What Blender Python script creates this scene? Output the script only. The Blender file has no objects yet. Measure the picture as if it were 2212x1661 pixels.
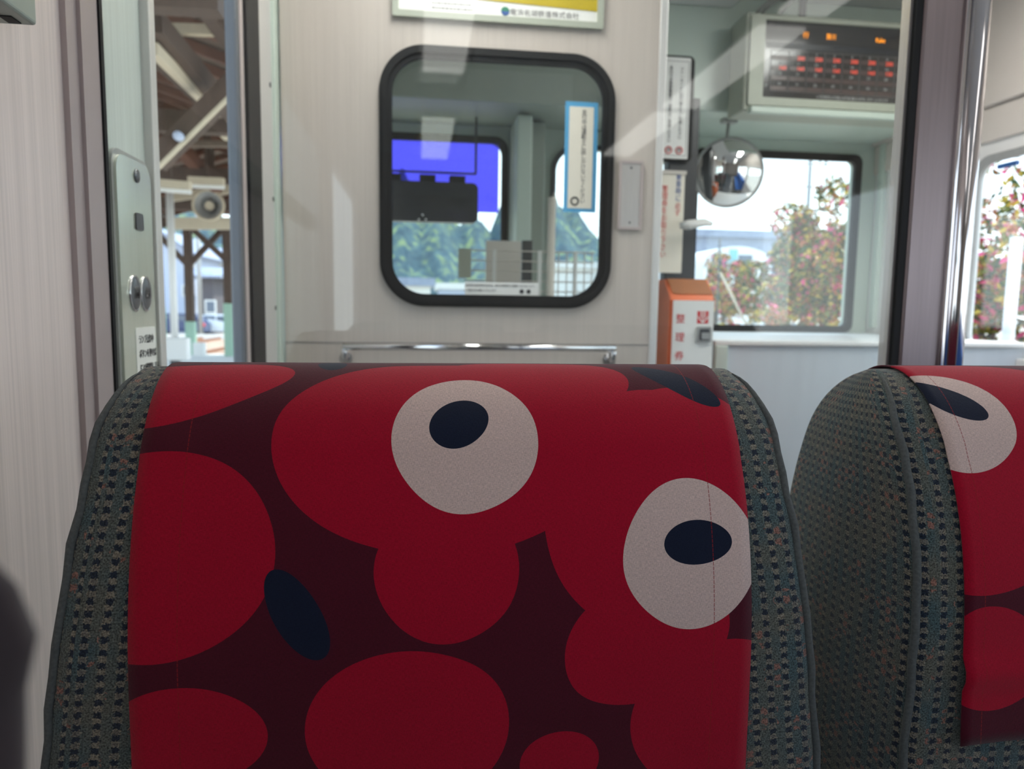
import bpy, bmesh, math, random
from mathutils import Vector, Matrix
random.seed(7)
S = bpy.context.scene
COL = S.collection
R = math.radians
# ------------------------------------------------------------------ camera
FPX, CX, CY, CZ = 1550.0, 1106.0, 830.5, 1.15
fw = Vector((-201, -169, FPX)).normalized()
dn = Vector((-210, 14500, FPX)).normalized(); dn = (dn - fw * dn.dot(fw)).normalized()
rt = dn.cross(fw)
def ray(px, py):
    c = Vector(((px - CX) / FPX, (py - CY) / FPX, 1))
    return Vector((c.dot(rt), c.dot(fw), -c.dot(dn)))
def onY(px, py, Y):
    r = ray(px, py); r *= Y / r.y; return Vector((r.x, r.y, r.z + CZ))
def onX(px, py, X):
    r = ray(px, py); r *= X / r.x; return Vector((r.x, r.y, r.z + CZ))
camd = bpy.data.cameras.new('camera'); cam = bpy.data.objects.new('camera', camd); COL.objects.link(cam)
m = Matrix(((rt.x, -rt.y, -rt.z), (fw.x, -fw.y, -fw.z), (-dn.x, dn.y, dn.z)))   # columns: right, up, back in the car's axes
cam.matrix_world = Matrix.Translation((0, 0, CZ)) @ m.to_4x4()
camd.sensor_width = 36; camd.lens = FPX / 2212 * 36; camd.clip_start = 0.02; camd.clip_end = 500
camd.dof.use_dof = True; camd.dof.focus_distance = 0.50; camd.dof.aperture_fstop = 8.5
S.camera = cam
S.view_settings.view_transform = 'Standard'; S.view_settings.look = 'None'
S.view_settings.exposure = 0.28; S.view_settings.gamma = 1.0; S.view_settings.use_curve_mapping = False
try:
    S.cycles.max_bounces = 10; S.cycles.transparent_max_bounces = 24; S.cycles.diffuse_bounces = 4
    S.cycles.sample_clamp_indirect = 6.0; S.cycles.caustics_refractive = False
except Exception: pass
# ------------------------------------------------------------------ world, sun, lamps
W = bpy.data.worlds.new('world'); S.world = W; W.use_nodes = True
bg = W.node_tree.nodes['Background']
tcw = W.node_tree.nodes.new('ShaderNodeTexCoord'); spw = W.node_tree.nodes.new('ShaderNodeSeparateXYZ')
crw = W.node_tree.nodes.new('ShaderNodeValToRGB')
W.node_tree.links.new(tcw.outputs['Generated'], spw.inputs[0]); W.node_tree.links.new(spw.outputs['Z'], crw.inputs[0])
crw.color_ramp.elements[0].position = 0.0; crw.color_ramp.elements[0].color = (0.86, 0.95, 1.0, 1)
crw.color_ramp.elements[1].position = 0.7; crw.color_ramp.elements[1].color = (0.45, 0.65, 0.95, 1)
W.node_tree.links.new(crw.outputs[0], bg.inputs[0]); bg.inputs[1].default_value = 2.3
sd = bpy.data.lights.new('sun', 'SUN'); sd.energy = 5.0; sd.angle = R(0.6); sd.color = (1, 0.95, 0.86)
sun = bpy.data.objects.new('sun', sd); COL.objects.link(sun)
sun.rotation_euler = Vector((-0.45, -0.22, -0.85)).to_track_quat('-Z', 'Y').to_euler()
LAMP = 2.3          # radiance of the ceiling tubes
# ------------------------------------------------------------------ materials
def new_mat(name):
    mt = bpy.data.materials.new(name); mt.use_nodes = True
    return mt, mt.node_tree, mt.node_tree.nodes['Principled BSDF']
def nd(nt, kind, **kw):
    n = nt.nodes.new(kind)
    for k, v in kw.items():
        setattr(n, k, v)
    return n
def hexc(r, g, b):
    f = lambda v: (v / 255 / 12.92) if v / 255 <= 0.04045 else ((v / 255 + 0.055) / 1.055) ** 2.4
    return (f(r), f(g), f(b), 1)
def mat(name, col, rough=0.5, metal=0.0, spec=0.5, var=0.06, scale=30.0, bump=0.0, stretch=(1, 1, 1), emis=None, estr=0, sheen=0):
    mt, nt, b = new_mat(name)
    b.inputs['Roughness'].default_value = rough; b.inputs['Metallic'].default_value = metal
    b.inputs['Specular IOR Level'].default_value = spec
    tc = nd(nt, 'ShaderNodeTexCoord'); mp = nd(nt, 'ShaderNodeMapping'); mp.inputs['Scale'].default_value = stretch
    no = nd(nt, 'ShaderNodeTexNoise'); no.inputs['Scale'].default_value = scale; no.inputs['Detail'].default_value = 5
    nt.links.new(tc.outputs['Object'], mp.inputs[0]); nt.links.new(mp.outputs[0], no.inputs['Vector'])
    mx = nd(nt, 'ShaderNodeMix', data_type='RGBA')
    mx.inputs[6].default_value = tuple(c * (1 - var * 2.2) for c in col[:3]) + (1,)
    mx.inputs[7].default_value = tuple(min(1, c * (1 + var * 2.2)) for c in col[:3]) + (1,)
    nt.links.new(no.outputs[0], mx.inputs[0]); nt.links.new(mx.outputs[2], b.inputs['Base Color'])
    if bump:
        bp = nd(nt, 'ShaderNodeBump'); bp.inputs['Strength'].default_value = bump; bp.inputs['Distance'].default_value = 0.002
        nt.links.new(no.outputs[0], bp.inputs['Height']); nt.links.new(bp.outputs[0], b.inputs['Normal'])
    if emis:
        b.inputs['Emission Color'].default_value = emis; b.inputs['Emission Strength'].default_value = estr
    if sheen: b.inputs['Sheen Weight'].default_value = sheen
    return mt
def glass_mat(name, tint, base=0.045, rough=0.02, refl=1.0):
    mt = bpy.data.materials.new(name); mt.use_nodes = True; nt = mt.node_tree; nt.nodes.clear()
    out = nd(nt, 'ShaderNodeOutputMaterial'); mix = nd(nt, 'ShaderNodeMixShader')
    tr = nd(nt, 'ShaderNodeBsdfTransparent'); tr.inputs[0].default_value = tint
    gl = nd(nt, 'ShaderNodeBsdfGlossy'); gl.inputs['Roughness'].default_value = rough; gl.inputs[0].default_value = (refl, refl, refl, 1)
    lw = nd(nt, 'ShaderNodeLayerWeight'); lw.inputs[0].default_value = 0.5
    p = nd(nt, 'ShaderNodeMath', operation='POWER'); p.inputs[1].default_value = 4.5
    ma = nd(nt, 'ShaderNodeMath', operation='MULTIPLY_ADD'); ma.inputs[1].default_value = 1 - base; ma.inputs[2].default_value = base
    nt.links.new(lw.outputs['Facing'], p.inputs[0]); nt.links.new(p.outputs[0], ma.inputs[0]); nt.links.new(ma.outputs[0], mix.inputs[0])
    nt.links.new(tr.outputs[0], mix.inputs[1]); nt.links.new(gl.outputs[0], mix.inputs[2]); nt.links.new(mix.outputs[0], out.inputs[0])
    return mt
def grain_mat(name, col, amt=0.10, rough=0.42):
    """laminate wall panel with a fine vertical wood grain"""
    mt, nt, b = new_mat(name); b.inputs['Roughness'].default_value = rough
    tc = nd(nt, 'ShaderNodeTexCoord')
    src = None
    for sc, st, w in ((1, (260, 260, 2.6), 0.55), (1, (60, 60, 1.0), 0.45)):
        mp = nd(nt, 'ShaderNodeMapping'); mp.inputs['Scale'].default_value = st
        no = nd(nt, 'ShaderNodeTexNoise'); no.inputs['Scale'].default_value = 1.0; no.inputs['Detail'].default_value = 4; no.inputs['Roughness'].default_value = 0.65
        nt.links.new(tc.outputs['Object'], mp.inputs[0]); nt.links.new(mp.outputs[0], no.inputs['Vector'])
        mu = nd(nt, 'ShaderNodeMath', operation='MULTIPLY'); mu.inputs[1].default_value = w
        nt.links.new(no.outputs[0], mu.inputs[0])
        if src is None: src = mu
        else:
            ad = nd(nt, 'ShaderNodeMath', operation='ADD'); nt.links.new(src.outputs[0], ad.inputs[0]); nt.links.new(mu.outputs[0], ad.inputs[1]); src = ad
    cr = nd(nt, 'ShaderNodeValToRGB')
    cr.color_ramp.elements[0].position = 0.34; cr.color_ramp.elements[0].color = tuple(c * (1 - amt * 2.0) for c in col[:3]) + (1,)
    cr.color_ramp.elements[1].position = 0.62; cr.color_ramp.elements[1].color = tuple(min(1, c * (1 + amt)) for c in col[:3]) + (1,)
    nt.links.new(src.outputs[0], cr.inputs[0]); nt.links.new(cr.outputs[0], b.inputs['Base Color'])
    return mt
M = {}
M['wall_wood'] = grain_mat('pale_grain_laminate', (0.78, 0.67, 0.63, 1), 0.07)
M['part_wood'] = grain_mat('partition_laminate', (0.54, 0.475, 0.43, 1), 0.05)
M['green_lam'] = grain_mat('pale_green_laminate', (0.56, 0.61, 0.58, 1), 0.07)
M['green'] = mat('pale_green_paint', (0.53, 0.61, 0.545, 1), 0.35, var=0.03, scale=3)
M['green_dark'] = mat('grey_green_paint', (0.34, 0.38, 0.33, 1), 0.4, var=0.04, scale=3)
M['white'] = mat('white_paint', (0.74, 0.73, 0.71, 1), 0.4, var=0.03, scale=4)
M['cream'] = mat('cream_panel', (0.60, 0.55, 0.50, 1), 0.45, var=0.03, scale=4)
M['counter'] = mat('blue_white_counter', (0.58, 0.62, 0.66, 1), 0.3, var=0.04, scale=6, stretch=(4, 4, .4))
M['alu'] = mat('brushed_aluminium', (0.56, 0.53, 0.52, 1), 0.36, 0.75, var=0.05, scale=40, stretch=(6, 6, .3))
M['jamb'] = mat('door_frame_metal', (0.66, 0.64, 0.63, 1), 0.4, 0.35, var=0.04, scale=30, stretch=(6, 6, .3))
M['mauve'] = mat('mauve_grey_trim', (0.46, 0.385, 0.375, 1), 0.45, 0.1, var=0.03, scale=20)
M['steel'] = mat('brushed_pillar_steel', (0.26, 0.215, 0.22, 1), 0.36, 0.85, var=0.06, scale=30, stretch=(8, 8, .25))
M['leaf_edge'] = mat('blue_grey_door_edge', (0.105, 0.115, 0.135, 1), 0.5, 0.2, var=0.03)
M['chrome'] = mat('chrome', (0.66, 0.64, 0.65, 1), 0.10, 1.0, var=0.01)
M['button_steel'] = mat('button_steel', (0.17, 0.18, 0.20, 1), 0.3, 0.85, var=0.05)
M['black'] = mat('black_rubber', (0.010, 0.010, 0.011, 1), 0.6, spec=0.25, var=0.1)
M['dark'] = mat('dark_plastic', (0.035, 0.036, 0.042, 1), 0.35, var=0.1)
M['screen'] = mat('dark_display_glass', (0.045, 0.042, 0.042, 1), 0.15, var=0.05, scale=8)
M['screen_row'] = mat('dark_red_led_window', (0.085, 0.055, 0.052, 1), 0.3, var=0.1)
M['grey'] = mat('grey_metal', (0.34, 0.34, 0.33, 1), 0.4, 0.2)
M['frame_green'] = mat('pale_olive_case', (0.40, 0.42, 0.35, 1), 0.45, var=0.03)
M['plate'] = mat('button_plate', (0.72, 0.75, 0.66, 1), 0.16, 0.55, var=0.03, scale=60, stretch=(4, 4, .3))
M['orange'] = mat('orange_enamel', (0.74, 0.16, 0.055, 1), 0.35, var=0.03)
M['orange_shaded'] = mat('shaded_orange_top', (0.34, 0.115, 0.035, 1), 0.5, var=0.05)  # shade of the slanted top put into a darker orange
M['paper'] = mat('white_sticker', (0.80, 0.79, 0.77, 1), 0.5, var=0.02)
M['paper_cream'] = mat('cream_sticker', (0.80, 0.74, 0.64, 1), 0.5, var=0.02)
M['sky_blue'] = mat('sky_blue_print', (0.10, 0.38, 0.66, 1), 0.5, var=0.03)
M['yellow'] = mat('yellow_print', (0.50, 0.37, 0.012, 1), 0.5, var=0.03)
M['ink'] = mat('black_ink', (0.03, 0.03, 0.035, 1), 0.6, var=0.02)
M['ink_grey'] = mat('grey_ink', (0.22, 0.21, 0.21, 1), 0.6, var=0.02)
M['ink_red'] = mat('red_ink', (0.62, 0.035, 0.04, 1), 0.5, var=0.02)
M['ink_blue'] = mat('blue_ink', (0.03, 0.09, 0.32, 1), 0.5, var=0.02)
M['ink_green'] = mat('green_ink', (0.03, 0.22, 0.12, 1), 0.5, var=0.02)
M['ink_white'] = mat('white_ink', (0.42, 0.42, 0.42, 1), 0.5, var=0.02)
M['led_amber'] = mat('amber_led', (0.6, 0.2, 0.0, 1), 0.5, emis=(1.0, 0.30, 0.01, 1), estr=1.5)
M['led_red'] = mat('red_led', (0.5, 0.05, 0.03, 1), 0.5, emis=(1.0, 0.09, 0.05, 1), estr=0.8)
M['floor'] = mat('grey_vinyl_floor', (0.16, 0.165, 0.17, 1), 0.55, var=0.08, scale=12)
M['ceiling'] = mat('white_ceiling', (0.72, 0.72, 0.70, 1), 0.45, var=0.02)
M['lamp'] = mat('lamp_tube', (1, 1, 1, 1), 0.5, emis=(1.0, 0.97, 0.92, 1), estr=LAMP)
M['lamp_added'] = mat('added_front_lamp', (1, 1, 1, 1), 0.5, emis=(1.0, 0.98, 0.95, 1), estr=15.5)  # much stronger than the saloon tubes, for the two added front lights
M['blue_seat'] = mat('blue_moquette', (0.03, 0.12, 0.38, 1), 0.9, var=0.15, scale=60)
M['glass'] = glass_mat('clear_glass', (0.97, 0.985, 0.98, 1))
M['glass_screen'] = glass_mat('screen_glass', (0.965, 0.99, 0.975, 1), 0.032)
M['visor'] = glass_mat('blue_visor_plastic', (0.27, 0.25, 0.78, 1), 0.03)
M['mirror'] = mat('mirror_silver', (0.82, 0.83, 0.84, 1), 0.02, 1.0, var=0.0)
M['wood'] = mat('weathered_wood', (0.075, 0.045, 0.031, 1), 0.8, var=0.22, scale=6, stretch=(3, 3, 1), bump=0.3)
M['wood_lt'] = mat('pale_roof_boards', (0.16, 0.11, 0.08, 1), 0.8, var=0.3, scale=5, stretch=(1, 8, 1))
M['wood_red'] = mat('reddish_rafter', (0.15, 0.062, 0.036, 1), 0.8, var=0.2, scale=6)
M['beam_white'] = mat('cream_painted_beam', (0.58, 0.49, 0.36, 1), 0.6, var=0.05)
M['post_green'] = mat('pale_green_post_paint', (0.33, 0.52, 0.40, 1), 0.5, var=0.06)
M['platform'] = mat('platform_concrete', (0.62, 0.60, 0.56, 1), 0.85, var=0.08, scale=1)
M['ballast'] = mat('track_ballast', (0.40, 0.27, 0.19, 1), 0.9, var=0.22, scale=2.5)
M['rail'] = mat('rusty_rail', (0.30, 0.14, 0.08, 1), 0.6, 0.3)
M['ground'] = mat('pale_ground', (0.42, 0.38, 0.32, 1), 0.9, var=0.12, scale=0.4)
M['house_blue'] = mat('bluish_house_wall', (0.48, 0.53, 0.66, 1), 0.8)
M['house_white'] = mat('white_house_wall', (0.78, 0.76, 0.72, 1), 0.8)
M['house_dark'] = mat('dark_timber_wall', (0.10, 0.09, 0.10, 1), 0.8)
M['roof_tile'] = mat('blue_grey_roof_tiles', (0.28, 0.32, 0.42, 1), 0.55, var=0.12, scale=3)
M['pane'] = mat('dark_window_pane', (0.12, 0.15, 0.20, 1), 0.15)
M['car_navy'] = mat('navy_car_paint', (0.03, 0.05, 0.13, 1), 0.25)
M['car_white'] = mat('white_vehicle_paint', (0.80, 0.82, 0.84, 1), 0.25)
M['tail'] = mat('red_tail_lamp', (0.7, 0.03, 0.05, 1), 0.3)
M['teal'] = mat('teal_paint', (0.20, 0.50, 0.58, 1), 0.4)
M['hill'] = None
M['coat'] = mat('dark_brown_cloth', (0.022, 0.013, 0.016, 1), 0.95, var=0.25, scale=25, sheen=0.2)
M['leaf1'] = mat('dark_green_leaf', (0.040, 0.080, 0.018, 1), 0.38, spec=0.3, var=0.2)
M['leaf2'] = mat('olive_leaf', (0.17, 0.18, 0.03, 1), 0.4, spec=0.3, var=0.2)
M['leaf3'] = mat('yellow_leaf', (0.60, 0.42, 0.045, 1), 0.4, spec=0.3, var=0.2)
M['leaf4'] = mat('russet_leaf', (0.46, 0.14, 0.045, 1), 0.4, spec=0.3, var=0.2)
M['flower'] = mat('pink_flower', (0.75, 0.07, 0.22, 1), 0.5, spec=0.2, var=0.15)
M['twig'] = mat('grey_brown_twig', (0.16, 0.12, 0.09, 1), 0.8)
M['grass'] = mat('yellow_green_grass', (0.42, 0.44, 0.10, 1), 0.7, var=0.2)
M['lock_blue'] = mat('blue_latch', (0.02, 0.10, 0.30, 1), 0.35)
def hill_mat():
    mt, nt, b = new_mat('forest_slope'); b.inputs['Roughness'].default_value = 0.9
    tc = nd(nt, 'ShaderNodeTexCoord'); no = nd(nt, 'ShaderNodeTexVoronoi'); no.inputs['Scale'].default_value = 0.42
    n2 = nd(nt, 'ShaderNodeTexNoise'); n2.inputs['Scale'].default_value = 0.6; n2.inputs['Detail'].default_value = 6
    nt.links.new(tc.outputs['Object'], no.inputs['Vector']); nt.links.new(tc.outputs['Object'], n2.inputs['Vector'])
    cr = nd(nt, 'ShaderNodeValToRGB'); e = cr.color_ramp.elements
    e[0].position = 0.35; e[0].color = (0.03, 0.075, 0.11, 1); e[1].position = 0.66; e[1].color = (0.22, 0.30, 0.14, 1)
    e2 = e.new(0.52); e2.color = (0.06, 0.125, 0.15, 1)
    mx = nd(nt, 'ShaderNodeMix', data_type='RGBA', blend_type='MULTIPLY'); mx.inputs[0].default_value = 0.35
    nt.links.new(n2.outputs[0], cr.inputs[0]); nt.links.new(cr.outputs[0], mx.inputs[6]); nt.links.new(no.outputs['Distance'], mx.inputs[7])
    nt.links.new(mx.outputs[2], b.inputs['Base Color'])
    return mt
M['hill'] = hill_mat()
def moquette():
    """teal grey woven plush with rows of small navy squares, tan and rose squares between; UV in metres"""
    mt, nt, b = new_mat('dotted_teal_moquette'); b.inputs['Roughness'].default_value = 0.95
    b.inputs['Sheen Weight'].default_value = 0.25; b.inputs['Specular IOR Level'].default_value = 0.1
    uv = nd(nt, 'ShaderNodeUVMap'); sp = nd(nt, 'ShaderNodeSeparateXYZ')
    jn = nd(nt, 'ShaderNodeTexNoise'); jn.inputs['Scale'].default_value = 700; jn.inputs['Detail'].default_value = 1
    jv = nd(nt, 'ShaderNodeVectorMath', operation='SUBTRACT'); jv.inputs[1].default_value = (0.5, 0.5, 0.5)
    js = nd(nt, 'ShaderNodeVectorMath', operation='SCALE'); js.inputs['Scale'].default_value = 0.0045
    ja = nd(nt, 'ShaderNodeVectorMath', operation='ADD')
    L = nt.links.new
    L(uv.outputs[0], jn.inputs['Vector']); L(jn.outputs['Color'], jv.inputs[0]); L(jv.outputs[0], js.inputs[0])
    L(uv.outputs[0], ja.inputs[0]); L(js.outputs[0], ja.inputs[1]); L(ja.outputs[0], sp.inputs[0])
    def mth(op, a, bb=None, c=None):
        n = nd(nt, 'ShaderNodeMath', operation=op)
        for i, v in enumerate((a, bb, c)):
            if v is None: continue
            if isinstance(v, (int, float)): n.inputs[i].default_value = v
            else: L(v, n.inputs[i])
        return n.outputs[0]
    def square(px, py, ox, oy, hx, hy):
        fx = mth('ABSOLUTE', mth('SUBTRACT', mth('FRACT', mth('ADD', mth('DIVIDE', sp.outputs[0], px), ox)), 0.5))
        fy = mth('ABSOLUTE', mth('SUBTRACT', mth('FRACT', mth('ADD', mth('DIVIDE', sp.outputs[1], py), oy)), 0.5))
        return mth('MULTIPLY', mth('LESS_THAN', fx, hx), mth('LESS_THAN', fy, hy))
    PX, PY = 0.0118, 0.0079
    navy = square(PX, PY, 0, 0, 0.19, 0.25)
    navy2 = square(PX * 2, PY, 0.25, 0.5, 0.07, 0.16)
    tan = square(PX, PY, 0, 0.5, 0.22, 0.24)
    rose = square(PX, PY, 0.5, 0.0, 0.2, 0.3)
    n1 = nd(nt, 'ShaderNodeTexNoise'); n1.inputs['Scale'].default_value = 850; n1.inputs['Detail'].default_value = 2; L(uv.outputs[0], n1.inputs['Vector'])
    n2 = nd(nt, 'ShaderNodeTexNoise'); n2.inputs['Scale'].default_value = 26; n2.inputs['Detail'].default_value = 2; L(uv.outputs[0], n2.inputs['Vector'])
    n3 = nd(nt, 'ShaderNodeTexNoise'); n3.inputs['Scale'].default_value = 45; L(uv.outputs[0], n3.inputs['Vector'])
    base = nd(nt, 'ShaderNodeValToRGB'); e = base.color_ramp.elements
    e[0].position = 0.36; e[0].color = (0.054, 0.086, 0.092, 1); e[1].position = 0.64; e[1].color = (0.100, 0.102, 0.085, 1)
    L(n2.outputs[0], base.inputs[0])
    def mixc(fac, a, col):
        n = nd(nt, 'ShaderNodeMix', data_type='RGBA')
        L(fac, n.inputs[0]); L(a, n.inputs[6]); n.inputs[7].default_value = col; return n.outputs[2]
    c = mixc(mth('MULTIPLY', tan, 0.55), base.outputs[0], (0.26, 0.21, 0.155, 1))
    rm = mth('MULTIPLY', rose, mth('GREATER_THAN', n3.outputs[0], 0.58))
    c = mixc(mth('MULTIPLY', rm, 0.75), c, (0.27, 0.115, 0.085, 1))
    c = mixc(mth('MULTIPLY', navy2, 0.35), c, (0.02, 0.03, 0.05, 1))
    c = mixc(mth('MULTIPLY', navy, 0.88), c, (0.008, 0.013, 0.030, 1))
    mul = nd(nt, 'ShaderNodeMix', data_type='RGBA', blend_type='MULTIPLY'); mul.inputs[0].default_value = 1
    cr = nd(nt, 'ShaderNodeValToRGB'); cr.color_ramp.elements[0].position = 0.3; cr.color_ramp.elements[0].color = (0.25, 0.25, 0.25, 1)
    cr.color_ramp.elements[1].position = 0.7; cr.color_ramp.elements[1].color = (1.75, 1.75, 1.75, 1)
    L(n1.outputs[0], cr.inputs[0]); L(c, mul.inputs[6]); L(cr.outputs[0], mul.inputs[7]); L(mul.outputs[2], b.inputs['Base Color'])
    bp = nd(nt, 'ShaderNodeBump'); bp.inputs['Strength'].default_value = 0.5; bp.inputs['Distance'].default_value = 0.0008
    L(n1.outputs[0], bp.inputs['Height']); L(bp.outputs[0], b.inputs['Normal'])
    return mt
M['moquette'] = moquette()
MAROON = (0.068, 0.0035, 0.013, 1); RED = (0.345, 0.0008, 0.0185, 1); CREAM = (0.60, 0.45, 0.41, 1); NAVY = (0.006, 0.010, 0.028, 1)
def print_mat(name, layers, seams, zoom=1.0):
    """woven cotton printed with plain flat discs and ovals. layers: (colour, [(u, v, ru, rv, angle)...]); UV in metres on the cloth"""
    mt, nt, b = new_mat(name); b.inputs['Roughness'].default_value = 0.85; b.inputs['Sheen Weight'].default_value = 0.12
    b.inputs['Specular IOR Level'].default_value = 0.15
    L = nt.links.new
    uv = nd(nt, 'ShaderNodeUVMap')
    no = nd(nt, 'ShaderNodeTexNoise'); no.inputs['Scale'].default_value = 14; no.inputs['Detail'].default_value = 0; L(uv.outputs[0], no.inputs['Vector'])
    s1 = nd(nt, 'ShaderNodeVectorMath', operation='SUBTRACT'); s1.inputs[1].default_value = (0.5, 0.5, 0.5); L(no.outputs['Color'], s1.inputs[0])
    s2 = nd(nt, 'ShaderNodeVectorMath', operation='SCALE'); s2.inputs['Scale'].default_value = 0.008; L(s1.outputs[0], s2.inputs[0])
    s3 = nd(nt, 'ShaderNodeVectorMath', operation='ADD'); L(uv.outputs[0], s3.inputs[0]); L(s2.outputs[0], s3.inputs[1])
    cur = nd(nt, 'ShaderNodeRGB').outputs[0]; cur.default_value = MAROON
    for col, shapes in layers:
        acc = None
        for (u, v, ru, rv, an) in shapes:
            mp = nd(nt, 'ShaderNodeMapping', vector_type='TEXTURE')
            mp.inputs['Location'].default_value = (u, v, 0); mp.inputs['Rotation'].default_value = (0, 0, R(an)); mp.inputs['Scale'].default_value = (ru, rv, 1)
            L(s3.outputs[0], mp.inputs[0])
            le = nd(nt, 'ShaderNodeVectorMath', operation='LENGTH'); L(mp.outputs[0], le.inputs[0])
            if acc is None: acc = le.outputs['Value']
            else:
                mn = nd(nt, 'ShaderNodeMath', operation='MINIMUM'); L(acc, mn.inputs[0]); L(le.outputs['Value'], mn.inputs[1]); acc = mn.outputs[0]
        lt = nd(nt, 'ShaderNodeMath', operation='LESS_THAN'); L(acc, lt.inputs[0]); lt.inputs[1].default_value = 1.0
        mx = nd(nt, 'ShaderNodeMix', data_type='RGBA'); L(lt.outputs[0], mx.inputs[0]); L(cur, mx.inputs[6]); mx.inputs[7].default_value = col
        cur = mx.outputs[2]
    sp = nd(nt, 'ShaderNodeSeparateXYZ'); L(uv.outputs[0], sp.inputs[0])
    for su in seams:      # stitched thread lines
        a = nd(nt, 'ShaderNodeMath', operation='SUBTRACT'); L(sp.outputs[0], a.inputs[0]); a.inputs[1].default_value = su
        a2 = nd(nt, 'ShaderNodeMath', operation='ABSOLUTE'); L(a.outputs[0], a2.inputs[0])
        a3 = nd(nt, 'ShaderNodeMath', operation='LESS_THAN'); L(a2.outputs[0], a3.inputs[0]); a3.inputs[1].default_value = 0.00035
        w = nd(nt, 'ShaderNodeMath', operation='FRACT'); w1 = nd(nt, 'ShaderNodeMath', operation='MULTIPLY'); w1.inputs[1].default_value = 330
        L(sp.outputs[1], w1.inputs[0]); L(w1.outputs[0], w.inputs[0])
        w2 = nd(nt, 'ShaderNodeMath', operation='LESS_THAN'); L(w.outputs[0], w2.inputs[0]); w2.inputs[1].default_value = 0.8
        w3 = nd(nt, 'ShaderNodeMath', operation='MULTIPLY'); L(a3.outputs[0], w3.inputs[0]); L(w2.outputs[0], w3.inputs[1])
        w4 = nd(nt, 'ShaderNodeMath', operation='MULTIPLY'); L(w3.outputs[0], w4.inputs[0]); w4.inputs[1].default_value = 0.7
        mx = nd(nt, 'ShaderNodeMix', data_type='RGBA'); L(w4.outputs[0], mx.inputs[0]); L(cur, mx.inputs[6]); mx.inputs[7].default_value = (0.26, 0.012, 0.014, 1)
        cur = mx.outputs[2]
    # weave
    heights = []
    for st in ((1500, 300, 1), (300, 1500, 1)):
        mp = nd(nt, 'ShaderNodeMapping'); mp.inputs['Scale'].default_value = st; L(uv.outputs[0], mp.inputs[0])
        n = nd(nt, 'ShaderNodeTexNoise'); n.inputs['Scale'].default_value = 1.6; n.inputs['Detail'].default_value = 1; L(mp.outputs[0], n.inputs['Vector']); heights.append(n.outputs[0])
    ad = nd(nt, 'ShaderNodeMath', operation='ADD'); L(heights[0], ad.inputs[0]); L(heights[1], ad.inputs[1])
    mr = nd(nt, 'ShaderNodeMapRange'); mr.inputs['From Min'].default_value = 0.7; mr.inputs['From Max'].default_value = 1.3
    mr.inputs['To Min'].default_value = 0.78; mr.inputs['To Max'].default_value = 1.2; L(ad.outputs[0], mr.inputs[0])
    mul = nd(nt, 'ShaderNodeVectorMath', operation='SCALE'); L(cur, mul.inputs[0]); L(mr.outputs[0], mul.inputs['Scale'])
    L(mul.outputs[0], b.inputs['Base Color'])
    bp = nd(nt, 'ShaderNodeBump'); bp.inputs['Strength'].default_value = 0.35; bp.inputs['Distance'].default_value = 0.0004
    L(ad.outputs[0], bp.inputs['Height']); L(bp.outputs[0], b.inputs['Normal'])
    return mt
# ------------------------------------------------------------------ builders
def link(o, parent=None):
    COL.objects.link(o)
    if parent is not None: o.parent = parent
    return o
def mesh_obj(name, verts, faces, mt, parent=None, smooth=False, mats=None, fmi=None):
    me = bpy.data.meshes.new(name); me.from_pydata([tuple(v) for v in verts], [], faces)
    for x in (mats or [mt]): me.materials.append(x)
    if fmi:
        for p, i in zip(me.polygons, fmi): p.material_index = i
    if smooth:
        for p in me.polygons: p.use_smooth = True
    me.update()
    return link(bpy.data.objects.new(name, me), parent)
def from_bm(name, bm, mt, parent=None, smooth=False):
    me = bpy.data.meshes.new(name); bmesh.ops.recalc_face_normals(bm, faces=bm.faces); bm.to_mesh(me); bm.free(); me.materials.append(mt)
    if smooth:
        for p in me.polygons: p.use_smooth = True
    return link(bpy.data.objects.new(name, me), parent)
def add_box(bm, x0, x1, y0, y1, z0, z1, bev=0.0, mtx=None):
    r = bmesh.ops.create_cube(bm, size=1.0)
    vs = r['verts']
    bmesh.ops.scale(bm, vec=(x1 - x0, y1 - y0, z1 - z0), verts=vs)
    bmesh.ops.translate(bm, vec=((x0 + x1) / 2, (y0 + y1) / 2, (z0 + z1) / 2), verts=vs)
    if mtx is not None: bmesh.ops.transform(bm, matrix=mtx, verts=vs)
    if bev:
        es = list({e for v in vs for e in v.link_edges})
        bmesh.ops.bevel(bm, geom=es, offset=bev, segments=3, affect='EDGES', profile=0.5)
def box(name, x0, x1, y0, y1, z0, z1, mt, parent=None, bev=0.0):
    bm = bmesh.new(); add_box(bm, x0, x1, y0, y1, z0, z1, bev); return from_bm(name, bm, mt, parent)
def add_bar(bm, a, b, w, h=None, up=(0, 0, 1)):
    a = Vector(a); b = Vector(b); h = h or w; d = (b - a); ln = d.length; d.normalize()
    u = Vector(up); s = d.cross(u)
    if s.length < 1e-4: s = d.cross(Vector((1, 0, 0)))
    s.normalize(); u = s.cross(d)
    mt = Matrix((s, d, u)).transposed().to_4x4(); mt.translation = (a + b) / 2
    add_box(bm, -w / 2, w / 2, -ln / 2, ln / 2, -h / 2, h / 2, mtx=mt)
def bar(name, a, b, w, h, mt, parent=None, up=(0, 0, 1)):
    bm = bmesh.new(); add_bar(bm, a, b, w, h, up); return from_bm(name, bm, mt, parent)
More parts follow.
